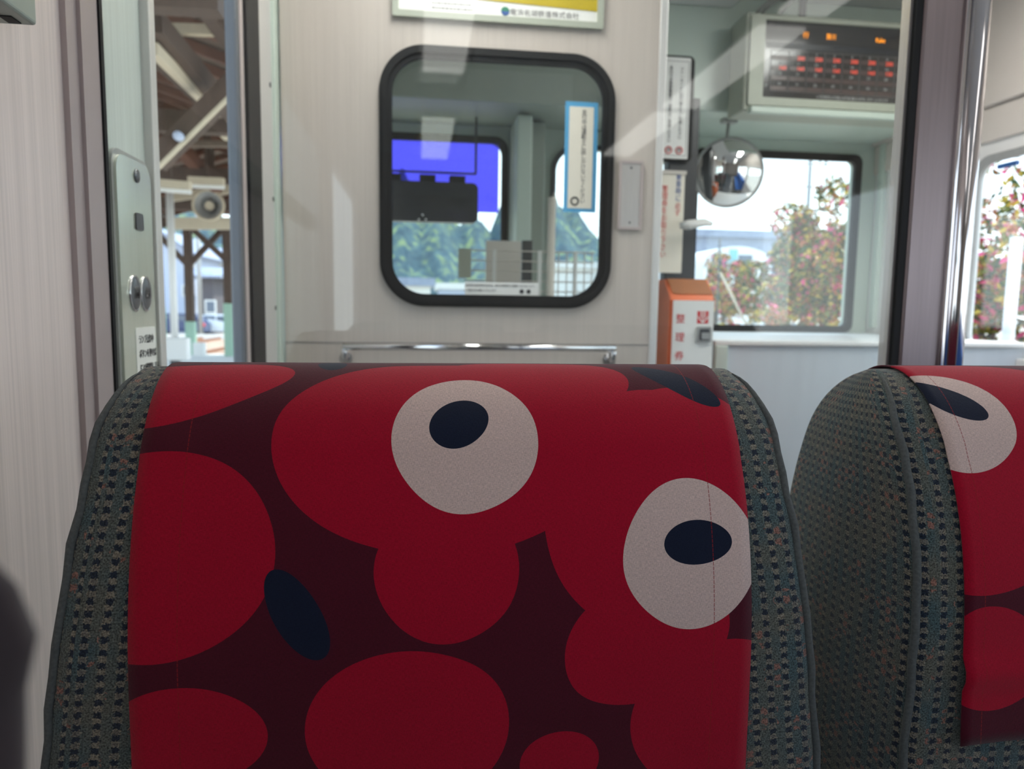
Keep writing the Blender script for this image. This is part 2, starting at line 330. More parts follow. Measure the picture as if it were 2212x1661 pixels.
def add_tube(bm, pts, rad, seg=12, closed=False):
    pts = [Vector(p) for p in pts]; n = len(pts); rings = []
    prev = None
    for i, p in enumerate(pts):
        if closed: t = pts[(i + 1) % n] - pts[i - 1]
        else: t = pts[min(i + 1, n - 1)] - pts[max(i - 1, 0)]
        t.normalize()
        if prev is None:
            u = t.cross(Vector((0, 0, 1)))
            if u.length < 1e-3: u = t.cross(Vector((1, 0, 0)))
        else: u = prev - t * prev.dot(t)
        u.normalize(); prev = u; w = t.cross(u)
        rr = rad[i] if isinstance(rad, (list, tuple)) else rad
        rings.append([bm.verts.new(p + (u * math.cos(2 * math.pi * k / seg) + w * math.sin(2 * math.pi * k / seg)) * rr) for k in range(seg)])
    for i in range(n if closed else n - 1):
        A, B = rings[i], rings[(i + 1) % n]
        for k in range(seg): bm.faces.new((A[k], A[(k + 1) % seg], B[(k + 1) % seg], B[k]))
    if not closed:
        bm.faces.new(rings[0][::-1]); bm.faces.new(rings[-1])
def tube(name, pts, rad, mt, parent=None, seg=12, closed=False):
    bm = bmesh.new(); add_tube(bm, pts, rad, seg, closed); return from_bm(name, bm, mt, parent, True)
def disc(name, c, axis, rad, th, mt, parent=None, seg=40, dome=0.0):
    """short cylinder centred at c whose axis is 'Y' or 'X'; a dome lifts its viewer side"""
    bm = bmesh.new(); prof = [(0.0, th + dome), (rad * .35, th + dome * .88), (rad * .7, th + dome * .5), (rad * .94, th + dome * .08), (rad, th - min(th, .0006)), (rad, 0)] if dome else [(rad * .96, th), (rad, th * .8), (rad, 0)]
    rings = []
    for (r_, h) in prof:
        ring = []
        for k in range(seg):
            a = 2 * math.pi * k / seg
            if axis == 'Y': p = (c[0] + r_ * math.cos(a), c[1] - h, c[2] + r_ * math.sin(a))
            else: p = (c[0] + h, c[1] + r_ * math.cos(a), c[2] + r_ * math.sin(a))
            ring.append(bm.verts.new(p))
        rings.append(ring)
    for A, B in zip(rings, rings[1:]):
        for k in range(seg): bm.faces.new((A[k], A[(k + 1) % seg], B[(k + 1) % seg], B[k]))
    bm.faces.new(rings[0]); bm.faces.new(rings[-1])
    bmesh.ops.remove_doubles(bm, verts=bm.verts, dist=1e-6)
    return from_bm(name, bm, mt, parent, bool(dome))
def rrect(x0, x1, y0, y1, r, n=10):
    out = []
    for cx, cy, a0 in ((x1 - r, y1 - r, 0), (x0 + r, y1 - r, 90), (x0 + r, y0 + r, 180), (x1 - r, y0 + r, 270)):
        for k in range(n + 1):
            a = R(a0 + 90 * k / n); out.append((cx + r * math.cos(a), cy + r * math.sin(a)))
    return out
def plate(name, loops, plane, pos, th, mt, parent=None):
    """flat panel cut from 2-D loops (first outer, rest holes); plane 'Y' (faces the rear) or 'X'"""
    cu = bpy.data.curves.new(name, 'CURVE'); cu.dimensions = '2D'; cu.fill_mode = 'BOTH'; cu.extrude = th / 2
    for lp in loops:
        s = cu.splines.new('POLY'); s.points.add(len(lp) - 1); s.use_cyclic_u = True
        for p, q in zip(s.points, lp): p.co = (q[0], q[1], 0, 1)
    tmp = bpy.data.objects.new('tmp', cu); COL.objects.link(tmp)
    dg = bpy.context.evaluated_depsgraph_get(); me = bpy.data.meshes.new_from_object(tmp.evaluated_get(dg))
    bpy.data.objects.remove(tmp); bpy.data.curves.remove(cu)
    me.name = name; me.materials.clear(); me.materials.append(mt)
    for v in me.vertices:
        x, y, z = v.co
        v.co = (x, pos - z, y) if plane == 'Y' else (pos + z, x, y)
    me.update()
    return link(bpy.data.objects.new(name, me), parent)
def text(name, body, size, c, plane, mt, parent=None, vertical=False, linesp=1.0, th=0.0006, sx=1.0, align='CENTER'):
    cu = bpy.data.curves.new(name, 'FONT')
    cu.body = '\n'.join(body) if vertical else body
    cu.size = size; cu.align_x = align; cu.align_y = 'CENTER'; cu.extrude = th / 2; cu.space_line = linesp; cu.resolution_u = 3
    tmp = bpy.data.objects.new('tmp', cu); COL.objects.link(tmp)
    dg = bpy.context.evaluated_depsgraph_get(); me = bpy.data.meshes.new_from_object(tmp.evaluated_get(dg))
    bpy.data.objects.remove(tmp); bpy.data.curves.remove(cu)
    me.name = name; me.materials.clear(); me.materials.append(mt)
    for v in me.vertices:
        x, y, z = v.co; x *= sx
        v.co = (c[0] + x, c[1] - z, c[2] + y) if plane == 'Y' else (c[0] + z, c[1] + x, c[2] + y)
    me.update()
    return link(bpy.data.objects.new(name, me), parent)
def thing(name, label, cat, loc=(0, 0, 0), group=None):
    o = bpy.data.objects.new(name, None); o.empty_display_size = 0.05; COL.objects.link(o)
    o['label'] = label; o['category'] = cat
    if group: o['group'] = group
    o['_loc'] = loc
    return o
def settle(o):
    """move a finished thing's Empty to its base without moving its parts"""
    loc = Vector(o['_loc']); del o['_loc']
    o.location = loc
    for ch in o.children: ch.location = Vector(ch.location) - loc
def tag(o, label, cat, group=None, kind=None):
    o['label'] = label; o['category'] = cat
    if group: o['group'] = group
    if kind: o['kind'] = kind
    return o
def struct(o, label=None):
    o['kind'] = 'structure'
    if label: o['label'] = label
    return o
things = []
def T(*a, **k):
    o = thing(*a, **k); things.append(o); return o

# ================================================================== THE CAR BODY
XL, XR, YF, YB, ZC = -0.36, 2.15, 3.25, -4.2, 2.38
struct(box('floor', XL - .05, XR + .05, YB, YF + .05, -0.06, 0, M['floor']))
struct(box('ceiling', XL - .05, XR + .05, YB, YF + .05, ZC, ZC + .05, M['ceiling']))
struct(box('trim_1', 0.26, 1.22, YB + .1, YF - .42, 2.335, 2.379, M['ceiling']), 'dropped centre panel of the ceiling')
struct(box('wall_back', XL, XR, YB - .05, YB, 0, ZC, M['cream']))
# left wall: window beside the passenger, then the panel the photo shows, then the doorway
struct(plate('wall_left', [[(YB, 0), (0.905, 0), (0.905, ZC), (YB, ZC)], rrect(-1.15, -0.25, 0.92, 1.75, .06), rrect(-2.6, -1.35, 0.92, 1.75, .06)], 'X', XL - .015, .03, M['wall_wood']))
struct(plate('wall_left_door_pocket', [[(0.905, 0), (1.05, 0), (1.05, ZC), (0.905, ZC)]], 'X', XL - .017, .03, M['green_lam']))
struct(plate('wall_left_jamb', [[(1.76, 0), (1.95, 0), (1.95, ZC), (1.76, ZC)]], 'X', XL - .015, .03, M['jamb']))
struct(plate('wall_left_over_door', [[(1.05, 2.02), (1.76, 2.02), (1.76, ZC), (1.05, ZC)]], 'X', XL - .015, .03, M['jamb']))
struct(plate('wall_left_cab', [[(1.95, 0), (YF, 0), (YF, ZC), (1.95, ZC)], rrect(2.35, 3.0, 1.0, 1.75, .06)], 'X', XL - .015, .03, M['green']))
gl = plate('window_1', [rrect(-1.15, -0.25, 0.92, 1.75, .06)], 'X', XL - .015, .005, M['glass']); struct(gl)
# mauve trim and the extrusion that carries the glass screen
struct(box('trim_2', XL, XL + .006, 0.812, 0.836, 0, ZC, M['mauve']))
struct(box('trim_3', XL, XL + .010, 0.836, 0.843, 0, ZC, M['mauve']))
struct(box('trim_4', XL, XL + .004, 0.845, 0.893, 0, ZC, M['mauve'], bev=.001))
struct(box('trim_5', XL, XL + .006, 0.893, 0.901, 0, ZC, M['black']))
# frame of the doorway
struct(box('trim_6', XL - .004, XL + .010, 1.036, 1.058, 0, 2.05, M['jamb'], bev=.002))
struct(box('trim_7', XL - .10, XL, 1.0501, 1.062, 0, 2.05, M['jamb']))
struct(box('trim_8', XL - .002, XL + .008, 1.90, 1.949, 0, ZC, M['green'], bev=.002))
for z in (1.74, 1.385, 1.13):
    pass
dr = box('door_1', XL - .022, XL - .004, 1.60, 1.74, 0.0, 1.98, M['dark']); struct(dr)
box('leading_edge', XL - .026, XL - .002, 1.560, 1.585, 0.0, 1.98, M['leaf_edge'], dr, bev=.006)
box('edge_strip', XL - .024, XL + .000, 1.586, 1.610, 0.0, 1.98, M['mauve'], dr, bev=.003)
box('rubber_seal', XL - .003, XL + .003, 1.632, 1.752, 0.0, 1.98, M['black'], dr, bev=.002)
dr['label'] = 'open sliding door leaf with grey leading edge and black rubber seal'
for i, (y, z) in enumerate(((1.85, onX(583, 183, XL).z), (1.865, onX(590, 430, XL).z), (1.88, onX(595, 665, XL).z))):
    s = disc('screw', (XL, onX((583, 590, 595)[i], (183, 430, 665)[i], XL).y, z), 'X', .006, .002, M['dark'])
    tag(s, ['small dark screw in the metal door jamb, uppermost one', 'small dark screw in the metal door jamb, middle one', 'small dark screw in the metal door jamb, lowest one just above the seat'][i], 'screw', 'screws in the door jamb')
# right wall with its side windows
struct(plate('wall_right', [[(YB, 0), (YF, 0), (YF, ZC), (YB, ZC)], rrect(1.25, 2.60, 1.01, 1.735, .07), rrect(-.6, .95, 1.01, 1.735, .07), rrect(-2.6, -.9, 1.01, 1.735, .07)], 'X', XR + .015, .03, M['white']))
wn = plate('window_2', [rrect(1.25, 2.60, 1.01, 1.735, .07)], 'X', XR + .018, .005, M['glass']); struct(wn, 'side window on the right with blossoming shrubs outside')
plate('window_frame', [rrect(1.235, 2.615, 0.995, 1.75, .08), rrect(1.27, 2.58, 1.025, 1.72, .06)], 'X', XR - .004, .014, M['grey'], wn)
box('window_sill', XR - .05, XR, 1.2, 2.66, 0.965, 0.995, M['white'], wn, bev=.005)
struct(box('trim_9', XR - .03, XR, YB, YF, 1.93, ZC, M['cream'], bev=.008))
struct(box('trim_10', XR - .012, XR, YB, YF, 1.80, 1.928, M['cream'], bev=.004))
struct(box('trim_11', XR - .008, XR, 2.62, 2.80, 0.97, 1.798, M['white'], bev=.003))
struct(box('trim_12', XR - .02, XR, 3.16, 3.20, 1.08, 1.93, M['green'], bev=.003))
l = box('window_latch', XR - .012, XR + .004, onX(2200, 365, XR).y, onX(2158, 375, XR).y, 1.690, 1.706, M['lock_blue'], bev=.002)
tag(l, 'small blue latch at the top of the right side window', 'latch')
# front wall with three windows
fr = plate('wall_front', [[(XL, 0), (XR, 0), (XR, ZC), (XL, ZC)], rrect(-.33, .372, 0.95, 1.875, .05), rrect(.60, 1.14, 0.95, 1.86, .10), rrect(1.262, 2.048, 1.075, 1.868, .035)], 'Y', YF + .02, .05, M['green']); struct(fr)
w3 = plate('window_3', [rrect(1.262, 2.048, 1.075, 1.868, .035)], 'Y', YF + .03, .006, M['glass']); struct(w3, 'right front windscreen with black rubber frame')
plate('window_frame', [rrect(1.245, 2.068, 1.055, 1.887, .04), rrect(1.268, 2.035, 1.085, 1.855, .03)], 'Y', YF - .012, .024, M['black'], w3)
w4 = plate('window_4', [rrect(-.33, .372, 0.95, 1.875, .05)], 'Y', YF + .03, .006, M['glass']); struct(w4, 'driver windscreen seen through the partition window')
plate('window_frame', [rrect(-.35, .39, 0.93, 1.895, .06), rrect(-.325, .362, .96, 1.865, .05)], 'Y', YF - .012, .024, M['black'], w4)
w5 = plate('window_5', [rrect(.60, 1.14, 0.95, 1.86, .10)], 'Y', YF + .03, .006, M['glass']); struct(w5, 'window of the end door between the two windscreens')
plate('window_frame', [rrect(.585, 1.155, 0.935, 1.875, .11), rrect(.605, 1.135, .955, 1.855, .10)], 'Y', YF - .012, .024, M['dark'], w5)
struct(box('trim_13', .395, .53, 3.08, YF - .002, 0, 1.93, M['green_dark'], bev=.01))
struct(box('trim_14', .395, .46, 2.98, 3.08, 0, 1.93, M['green'], bev=.01))
struct(box('trim_15', 1.16, 1.235, 3.19, YF - .002, 0, 1.93, M['green'], bev=.008))
# header box over the windscreens
struct(box('trim_16', XL + .001, .90, 2.86, YF - .002, 1.94, ZC - .001, M['green_dark'], bev=.006))
struct(box('trim_17', .902, XR - .032, 2.84, YF - .002, 1.94, ZC - .001, M['green'], bev=.006))
for i, px in enumerate((1593, 1918)):
    p = onY(px, (237, 253)[i], 2.838)
    s = disc('bolt', tuple(p), 'Y', .009, .004, M['grey'])
    tag(s, ('small round bolt on the pale green header, left of the fare display', 'small round bolt on the pale green header, below the right end of the fare display')[i], 'bolt', 'bolts on the header panel')
# ================================================================== PARTITION with window
PY = 1.95
pX0, pX1 = XL + .012, 0.640
wx0, wx1, wz0, wz1 = -.102, .521, 1.150, 1.818
P = plate('wall_partition', [[(pX0, 0), (pX1, 0), (pX1, ZC - .001), (pX0, ZC - .001)], rrect(wx0 + .012, wx1 - .012, wz0 + .012, wz1 - .012, .105)], 'Y', PY + .02, .04, M['part_wood'])
P.name = 'wall_cab_partition'; struct(P, 'pale partition behind the driver')
struct(box('trim_18', .640, .662, PY - .006, PY + .046, 0, ZC - .001, M['jamb'], bev=.004))
struct(box('trim_19', pX0, .640, PY - .0015, PY, 1.0505, 1.0525, M['ink_grey']))
w6 = plate('window_6', [rrect(wx0 + .012, wx1 - .012, wz0 + .012, wz1 - .012, .105)], 'Y', PY + .02, .006, M['glass']); struct(w6, 'rounded window in the partition with thick black rubber frame')
plate('window_frame', [rrect(wx0, wx1, wz0, wz1, .118, 16), rrect(wx0 + .033, wx1 - .033, wz0 + .033, wz1 - .033, .086, 16)], 'Y', PY - .005, .016, M['black'], w6)
plate('frame_lip', [rrect(wx0 + .008, wx1 - .008, wz0 + .008, wz1 - .008, .111, 16), rrect(wx0 + .020, wx1 - .020, wz0 + .020, wz1 - .020, .099, 16)], 'Y', PY - .015, .008, M['black'], w6)
# handrail
h = T('handrail', 'polished metal handrail across the partition below the black-framed window', 'handrail', (.172, PY, 1.04))
a, b_ = onY(740, 746, 1.90), onY(1330, 749, 1.90); zr = 1.044
hx0, hx1 = -.196, .530
tube('rail', [(hx0, 1.90, zr), (hx1, 1.90, zr)], .0095, M['chrome'], h)
for x in (hx0 + .004, hx1 - .004):
    b2 = tube('bracket', [(x, 1.90, zr - .002), (x, 1.905, zr - .028), (x, 1.925, zr - .034), (x, PY, zr - .034)], .008, M['chrome'], h)
    disc('wall_flange', (x, PY, zr - .034), 'Y', .018, .005, M['chrome'], h)
# cover plate
c = plate('cover_plate', [rrect(.541, .603, 1.370, 1.548, .004)], 'Y', PY - .003, .006, M['alu'])
cp = T('blank_plate', 'narrow blank metal plate screwed to the partition right of the window', 'plate', (.572, PY, 1.46))
c.parent = cp
plate('plate_rim', [rrect(.538, .606, 1.367, 1.551, .005), rrect(.545, .599, 1.374, 1.544, .003)], 'Y', PY - .007, .004, M['mauve'], cp)
for z in (1.532, 1.386): disc('screw', (.572, PY - .006, z), 'Y', .003, .001, M['dark'], cp, seg=12)
# poster
ps = T('framed_poster', 'framed advertising poster, yellow with white bottom strip, above the partition window', 'poster', (.21, PY, 1.88))
plate('frame', [rrect(-.068, .482, 1.884, 2.30, .004), rrect(-.052, .466, 1.900, 2.284, .003)], 'Y', PY - .008, .014, M['frame_green'], ps)
plate('sheet', [rrect(-.056, .470, 1.896, 2.288, .003)], 'Y', PY - .002, .003, M['paper'], ps)
plate('yellow_field', [[(.0, 1.945), (.466, 1.930), (.466, 2.284), (-.02, 2.284), (-.02, 1.960)]], 'Y', PY - .0045, .001, M['yellow'], ps)
text('company_name', '天竜浜名湖鉄道株式会社', .0185, (.317, PY - .004, 1.914), 'Y', M['ink_grey'], ps)
disc('emblem', (.222, PY - .0035, 1.916), 'Y', .011, .0012, M['ink_green'], ps, 30)
mesh_obj('emblem_wave', [(.222 + .011 * math.cos(R(a)), PY - .0050, 1.916 + .011 * math.sin(R(a))) for a in range(182, 360, 16)], [list(range(12))], M['ink_blue'], ps)
bm = bmesh.new()
for row, z in enumerate((1.925, 1.913)):
    x = .032
    while x < .135 - row * .0:
        w = random.uniform(.004, .009); add_box(bm, x, x + w, PY - .0046, PY - .0038, z - .0022, z + .0022); x += w + .0025
from_bm('small_print', bm, M['ink_grey'], ps)
# vertical notice with the blue frame on the partition glass
GY = PY + .012
nt_ = T('window_notice', 'upright cream notice with blue border on the partition window', 'sticker', (.437, GY, 1.42))
plate('border', [rrect(.390, .480, 1.412, 1.703, .002)], 'Y', GY, .001, M['sky_blue'], nt_)
plate('sheet', [rrect(.401, .468, 1.422, 1.690, .002)], 'Y', GY - .001, .001, M['paper_cream'], nt_)
text('lettering', '走行中は運転士に話しかけないでください', .0148, (.442, GY - .0018, 1.558), 'Y', M['ink'], nt_, True, .88)
tube('picture_symbol', [(.4205 + .010 * math.cos(R(a)), GY - .002, 1.441 + .010 * math.sin(R(a))) for a in range(0, 360, 24)], .0022, M['ink'], nt_, 8, True)
ws = T('window_sticker', 'white landscape sticker at the foot of the partition window', 'sticker', (.222, GY, 1.19))
plate('sheet', [rrect(.123, .325, 1.182, 1.218, .002)], 'Y', GY, .001, M['paper'], ws)
text('lettering', 'お手回り品の持ち込みは、他のお客様のご迷惑とならないよう', .0068, (.219, GY - .001, 1.2085), 'Y', M['ink'], ws)
text('lettering', 'ご協力をお願いいたします', .0068, (.168, GY - .001, 1.195), 'Y', M['ink'], ws)
for x in (.279, .298): disc('print_mark', (x, GY - .0005, 1.194), 'Y', .0062, .001, M['ink'], ws, 20)
# ================================================================== GLASS SCREEN and pillar
GP = 0.905
sc = T('glass_screen', 'clear glass draught screen between the left wall and the steel pillar', 'screen', (.14, GP, .3))
plate('glass_pane', [rrect(XL + .004, .636, .30, 2.20, .01)], 'Y', GP, .008, M['glass_screen'], sc)
box('edge_strip', .632, .641, GP - .014, GP + .014, .30, 2.34, M['black'], sc)
box('edge_channel', .6275, .632, GP - .007, GP + .010, .30, 2.20, M['alu'], sc)
box('lower_panel', XL + .007, .636, GP - .012, GP + .012, 0.0, .30, M['alu'], sc)
pl = T('steel_pillar', 'wide brushed steel pillar beside the glass screen', 'pillar', (.67, GP, 0))
box('pillar_body', .6412, .700, GP - .016, GP + .03, 0, ZC, M['steel'], pl, bev=.004)
box('edge_bead', .6965, .703, GP - .021, GP - .012, 0, ZC, M['chrome'], pl, bev=.002)
bp_ = tube('grab_pole', [(.724, GP - .004, 0), (.724, GP - .004, ZC)], .0165, M['chrome'], None, 28)
tag(bp_, 'polished chrome grab pole standing right of the steel pillar', 'pole')
# ================================================================== LEFT WALL FITTINGS
bpn = T('door_button_panel', 'metal door control panel with two round buttons on the left wall', 'control panel', (XL, .98, 1.0))
plate('back_rim', [rrect(.912, 1.033, .98, 1.332, .022)], 'X', XL + .002, .004, M['grey'], bpn)
plate('face_plate', [rrect(.918, 1.028, .985, 1.326, .020)], 'X', XL + .005, .004, M['plate'], bpn)
disc('screw', (XL + .007, .979, 1.308), 'X', .0085, .002, M['button_steel'], bpn, 20, dome=.002)
plate('indicator_window', [rrect(.969, .993, onX(280, 495, XL).z, 1.262, .003)], 'X', XL + .0075, .003, M['dark'], bpn)
for y, ch in ((.958, '開'), (.9935, '閉')):
    bt = disc('button', (XL + .007, y, 1.161), 'X', .0165, .002, M['button_steel'], bpn, 36, dome=.0015)
    tube('button_ring', [(XL + .0075, y + .0165 * math.cos(R(a)), 1.161 + .0215 * math.sin(R(a))) for a in range(0, 360, 12)], .0018, M['chrome'], bt, 8, True)
    for v in bt.data.vertices: v.co.z = 1.161 + (v.co.z - 1.161) * 1.28
    text('button_sign', ch, .016, (XL + .0108, y, 1.161), 'X', M['chrome'], bt)
plate('instruction_sticker', [rrect(.955, 1.022, 1.0, 1.118, .004)], 'X', XL + .0073, .0012, M['paper'], bpn)
for k, s_ in enumerate(('ランプ点灯中', 'ボタンを押せば', 'ドアが開閉します。')):
    text('lettering', s_, .0118, (XL + .0083, .9625, 1.102 - k * .0185), 'X', M['ink'], bpn, align='LEFT', sx=.72)
# end of the luggage rail high on the near wall
lr = T('luggage_rail', 'end of a grey-green metal rail on the near left wall', 'rail', (XL, .6, 1.40))
pa = onX(76, 57, XL + .03)
bm = bmesh.new(); add_box(bm, XL, XL + .032, -.6, pa.y, pa.z, pa.z + .045, bev=.003)
from_bm('rail_body', bm, M['green_dark'], lr)
box('end_hole', XL + .012, XL + .022, pa.y - .022, pa.y - .006, pa.z - .0008, pa.z + .001, M['black'], lr)
# ================================================================== TICKET MACHINE
tk = T('ticket_machine', 'orange numbered-ticket dispenser with white front beside the partition', 'ticket machine', (.78, 2.08, 0))
tx0, tx1, ty0, ty1 = .716, .848, 2.00, 2.19
bm = bmesh.new()
prof = [(ty0, .42), (ty0, 1.180), (ty0 + .012, 1.196), (ty0 + .055, 1.240), (ty1, 1.240), (ty1, .42)]
vs = [[bm.verts.new((x, y, z)) for (y, z) in prof] for x in (tx0, tx1)]
bm.faces.new(vs[0]); bm.faces.new(vs[1][::-1])
for i in range(len(prof)):
    j = (i + 1) % len(prof); bm.faces.new((vs[0][i], vs[0][j], vs[1][j], vs[1][i]))
bmesh.ops.bevel(bm, geom=[e for e in bm.edges if abs(e.verts[0].co.x - e.verts[1].co.x) < 1e-5], offset=.004, segments=2, affect='EDGES')
from_bm('case', bm, M['orange'], tk)
mesh_obj('cap_shade', [(tx0 + .012, ty0 + .0095, 1.1965), (tx1 - .002, ty0 + .0095, 1.1965), (tx1 - .008, ty0 + .054, 1.2415), (tx0 + .006, ty0 + .054, 1.2415)], [(0, 1, 2, 3)], M['orange_shaded'], tk)  # thin sheet on the slanted top, its shade painted in
plate('front_panel', [rrect(tx0 + .008, tx1 - .001, .45, 1.178, .003)], 'Y', ty0 - .002, .004, M['paper'], tk)
for k, ch in enumerate('整理券'): text('lettering', ch, .0290, (tx0 + .031, ty0 - .0045, 1.1235 - k * .0535), 'Y', M['ink_red'], tk)
fy = ty0 - .0045
bm = bmesh.new(); add_box(bm, .797, .831, fy, fy + .001, 1.112, 1.148); sg = from_bm('arrow_sign', bm, M['ink_red'], tk)
cx_, cz_ = .814, 1.130
def stripe(bm, a, b, w):
    a = Vector((a[0], fy - .0006, a[1])); b = Vector((b[0], fy - .0006, b[1])); add_bar(bm, a, b, .0008, w, up=(b - a).cross(Vector((0, 1, 0))))
bm = bmesh.new()
stripe(bm, (cx_ - .006, 1.148), (cx_ - .006, 1.128), .0022); stripe(bm, (cx_, 1.148), (cx_, 1.116), .0022); stripe(bm, (cx_ + .006, 1.148), (cx_ + .006, 1.128), .0022)
stripe(bm, (cx_ - .016, 1.132), (cx_, 1.114), .0026); stripe(bm, (cx_ + .016, 1.132), (cx_, 1.114), .0026)
from_bm('arrow_stripes', bm, M['paper'], sg)
sl = plate('ticket_slot', [rrect(.795, .839, 1.056, 1.104, .006)], 'Y', ty0 - .007, .008, M['grey'], tk)
plate('slot_opening', [rrect(.803, .833, 1.064, 1.097, .003)], 'Y', ty0 - .0118, .002, M['dark'], sl)
plate('ticket_chute', [rrect(.809, .832, 1.067, 1.086, .002)], 'Y', ty0 - .0135, .002, M['grey'], sl)
box('stand', tx0 + .03, tx1 - .03, ty0 + .05, ty1 - .05, .02, .42, M['grey'], tk); box('base', tx0, tx1, ty0 + .01, ty1 - .01, 0, .02, M['grey'], tk)
box('hinge', tx0 + .05, tx1 - .05, ty0 + .10, ty0 + .16, 1.240, 1.250, M['dark'], tk)
# ================================================================== NOTICES ON THE POST
NY = 2.66
ppost = tag(box('notice_post', .93, 1.045, NY + .012, NY + .07, 1.0525, 1.939, M['dark'], bev=.004), 'dark narrow post carrying two upright notices', 'post')
u = T('upright_notice', 'white upright notice with black edge and two red rings at its foot', 'notice', (.95, NY, 1.72))
plate('backing', [rrect(.850, 1.012, 1.700, 2.082, .022)], 'Y', NY + .002, .010, M['black'], u)
plate('sheet', [rrect(.856, .996, 1.712, 2.074, .004)], 'Y', NY - .004, .002, M['paper'], u)
plate('sheet_line', [rrect(.900, .990, 1.722, 2.062, .002), rrect(.902, .988, 1.724, 2.060, .002)], 'Y', NY - .0055, .001, M['ink_grey'], u)
text('lettering', '車内での携帯電話のご使用はご遠慮ください', .0145, (.921, NY - .006, 1.905), 'Y', M['ink'], u, True, .94)
text('lettering', 'マナーモードに切り替えてご利用ください', .0145, (.962, NY - .006, 1.910), 'Y', M['ink'], u, True, .94)
for x in (.921, .962):
    tube('red_ring', [(x + .012 * math.cos(R(a)), NY - .006, 1.742 + .012 * math.sin(R(a))) for a in range(0, 360, 15)], .0022, M['ink_red'], u, 6, True)
    text('ring_sign', 'ゆ' if False else '禁', .013, (x, NY - .006, 1.742), 'Y', M['ink'], u)
lo = T('boarding_notice', 'white upright sign with red and blue lettering below the black-edged notice', 'notice', (.95, NY, 1.30))
plate('sheet', [rrect(.860, .990, 1.290, 1.655, .003)], 'Y', NY, .008, M['paper_cream'], lo)
box('rail', .856, .994, NY - .010, NY + .006, 1.655, 1.668, M['cream'], lo)
text('lettering_blue', '乗車時に', .0270, (.966, NY - .0048, 1.605), 'Y', M['ink_blue'], lo, True, .96, sx=.85)
text('lettering_red', '必ず', .0270, (.966, NY - .0048, 1.525), 'Y', M['ink_red'], lo, True, .96, sx=.85)
text('lettering_red', '整理券をお取り下さい', .0280, (.914, NY - .0048, 1.478), 'Y', M['ink_red'], lo, True, .96, sx=.85)
hk = tag(tube('white_lever', [(.955, 2.60, 1.459), (.985, 2.59, 1.463), (1.05, 2.60, 1.475), (1.10, 2.66, 1.478)], [.012, .018, .014, .010], M['white']), 'rounded white lever in front of the boarding sign', 'lever')
# ================================================================== FARE DISPLAY
LY = 2.68
fd = T('fare_display', 'electronic fare display board with amber and red digits under the front ceiling', 'display', (1.56, LY, 1.91))
ex0, ex1, ez0, ez1 = 1.215, 1.985, 1.905, 2.262
box('case', ex0, ex1, LY, LY + .14, ez0, ez1, M['frame_green'], fd, bev=.008)
plate('bezel', [rrect(ex0 + .015, ex1 - .015, ez0 + .02, ez1 - .012, .008), rrect(1.287, 1.925, 1.956, 2.236, .003)], 'Y', LY - .004, .014, M['frame_green'], fd)
plate('screen', [rrect(1.282, 1.93, 1.951, 2.241, .003)], 'Y', LY - .001, .004, M['screen'], fd)
box('lower_lip', ex0 + .02, ex1, LY - .03, LY, ez0 - .012, ez0 + .012, M['green'], fd, bev=.004)
SY = LY - .0045
def amber(t, px, size, sx=1): 
    p = onY(px, 75, SY); text('amber_lettering', t, size, (p.x, SY, 2.189), 'Y', M['led_amber'], fd, sx=sx)
amber('行', 1741, .024); amber('掛川', 1796, .024, .8); amber('Kake', 1903, .024, .8)
cw, ch_ = .0725, .0372
gx0, gz1 = 1.316, 2.130
bm = bmesh.new(); bw = bmesh.new()
rows = [[''] + [str(k) for k in range(1, 9)], [str(k) for k in range(10, 19)], [str(k) for k in range(20, 29)], [str(k) for k in range(30, 39)]]
reds = [['', '200', '200', '200', '200', '200', '200', '190', '180'], ['160', '160', '160', '160', '160', '160', '150', '', ''], [''] * 9, [''] * 9]
# grid lines
for i in range(10):
    if gx0 + i * cw < 1.925: add_box(bm, gx0 + i * cw - .0006, gx0 + i * cw + .0006, SY - .0002, SY + .0004, gz1 - 4 * ch_, gz1)
add_box(bm, gx0, 1.925, SY - .0002, SY + .0004, gz1 - .0006, gz1 + .0006); add_box(bm, gx0, 1.925, SY - .0002, SY + .0004, gz1 - 4 * ch_ - .0006, gz1 - 4 * ch_ + .0006)
from_bm('grid_lines', bm, M['ink_grey'], fd)
for r_ in range(4):
    for c_ in range(8):
        cx0 = gx0 + c_ * cw
        add_box(bw, cx0 + .004, cx0 + cw - .004, SY - .0001, SY + .0003, gz1 - (r_ + 1) * ch_ + .003, gz1 - (r_ + 1) * ch_ + .019)
        if cx0 + cw > 1.93: continue
        if rows[r_][c_]: text('stop_number', rows[r_][c_], .0155, (cx0 + cw * .52, SY, gz1 - r_ * ch_ - .0095), 'Y', M['ink_white'], fd)
        if reds[r_][c_]: text('fare_digits', reds[r_][c_], .0205, (cx0 + cw * .66, SY - .0003, gz1 - (r_ + 1) * ch_ + .011), 'Y', M['led_red'], fd)
from_bm('digit_windows', bw, M['screen_row'], fd)
box('header_bar', gx0 - .02, 1.925, SY - .0001, SY + .0004, 2.137, 2.158, M['dark'], fd)
text('lettering', '小児運賃は半額(10円未満は10円に切り上げ)です', .0145, (1.655, SY, 1.9675), 'Y', M['ink_white'], fd, sx=.95)
text('lettering', '券', .0145, (1.302, SY, 2.0), 'Y', M['ink_white'], fd)
box('bracket', 1.45, 1.47, LY + .04, LY + .06, ez1, ZC, M['dark'], fd)
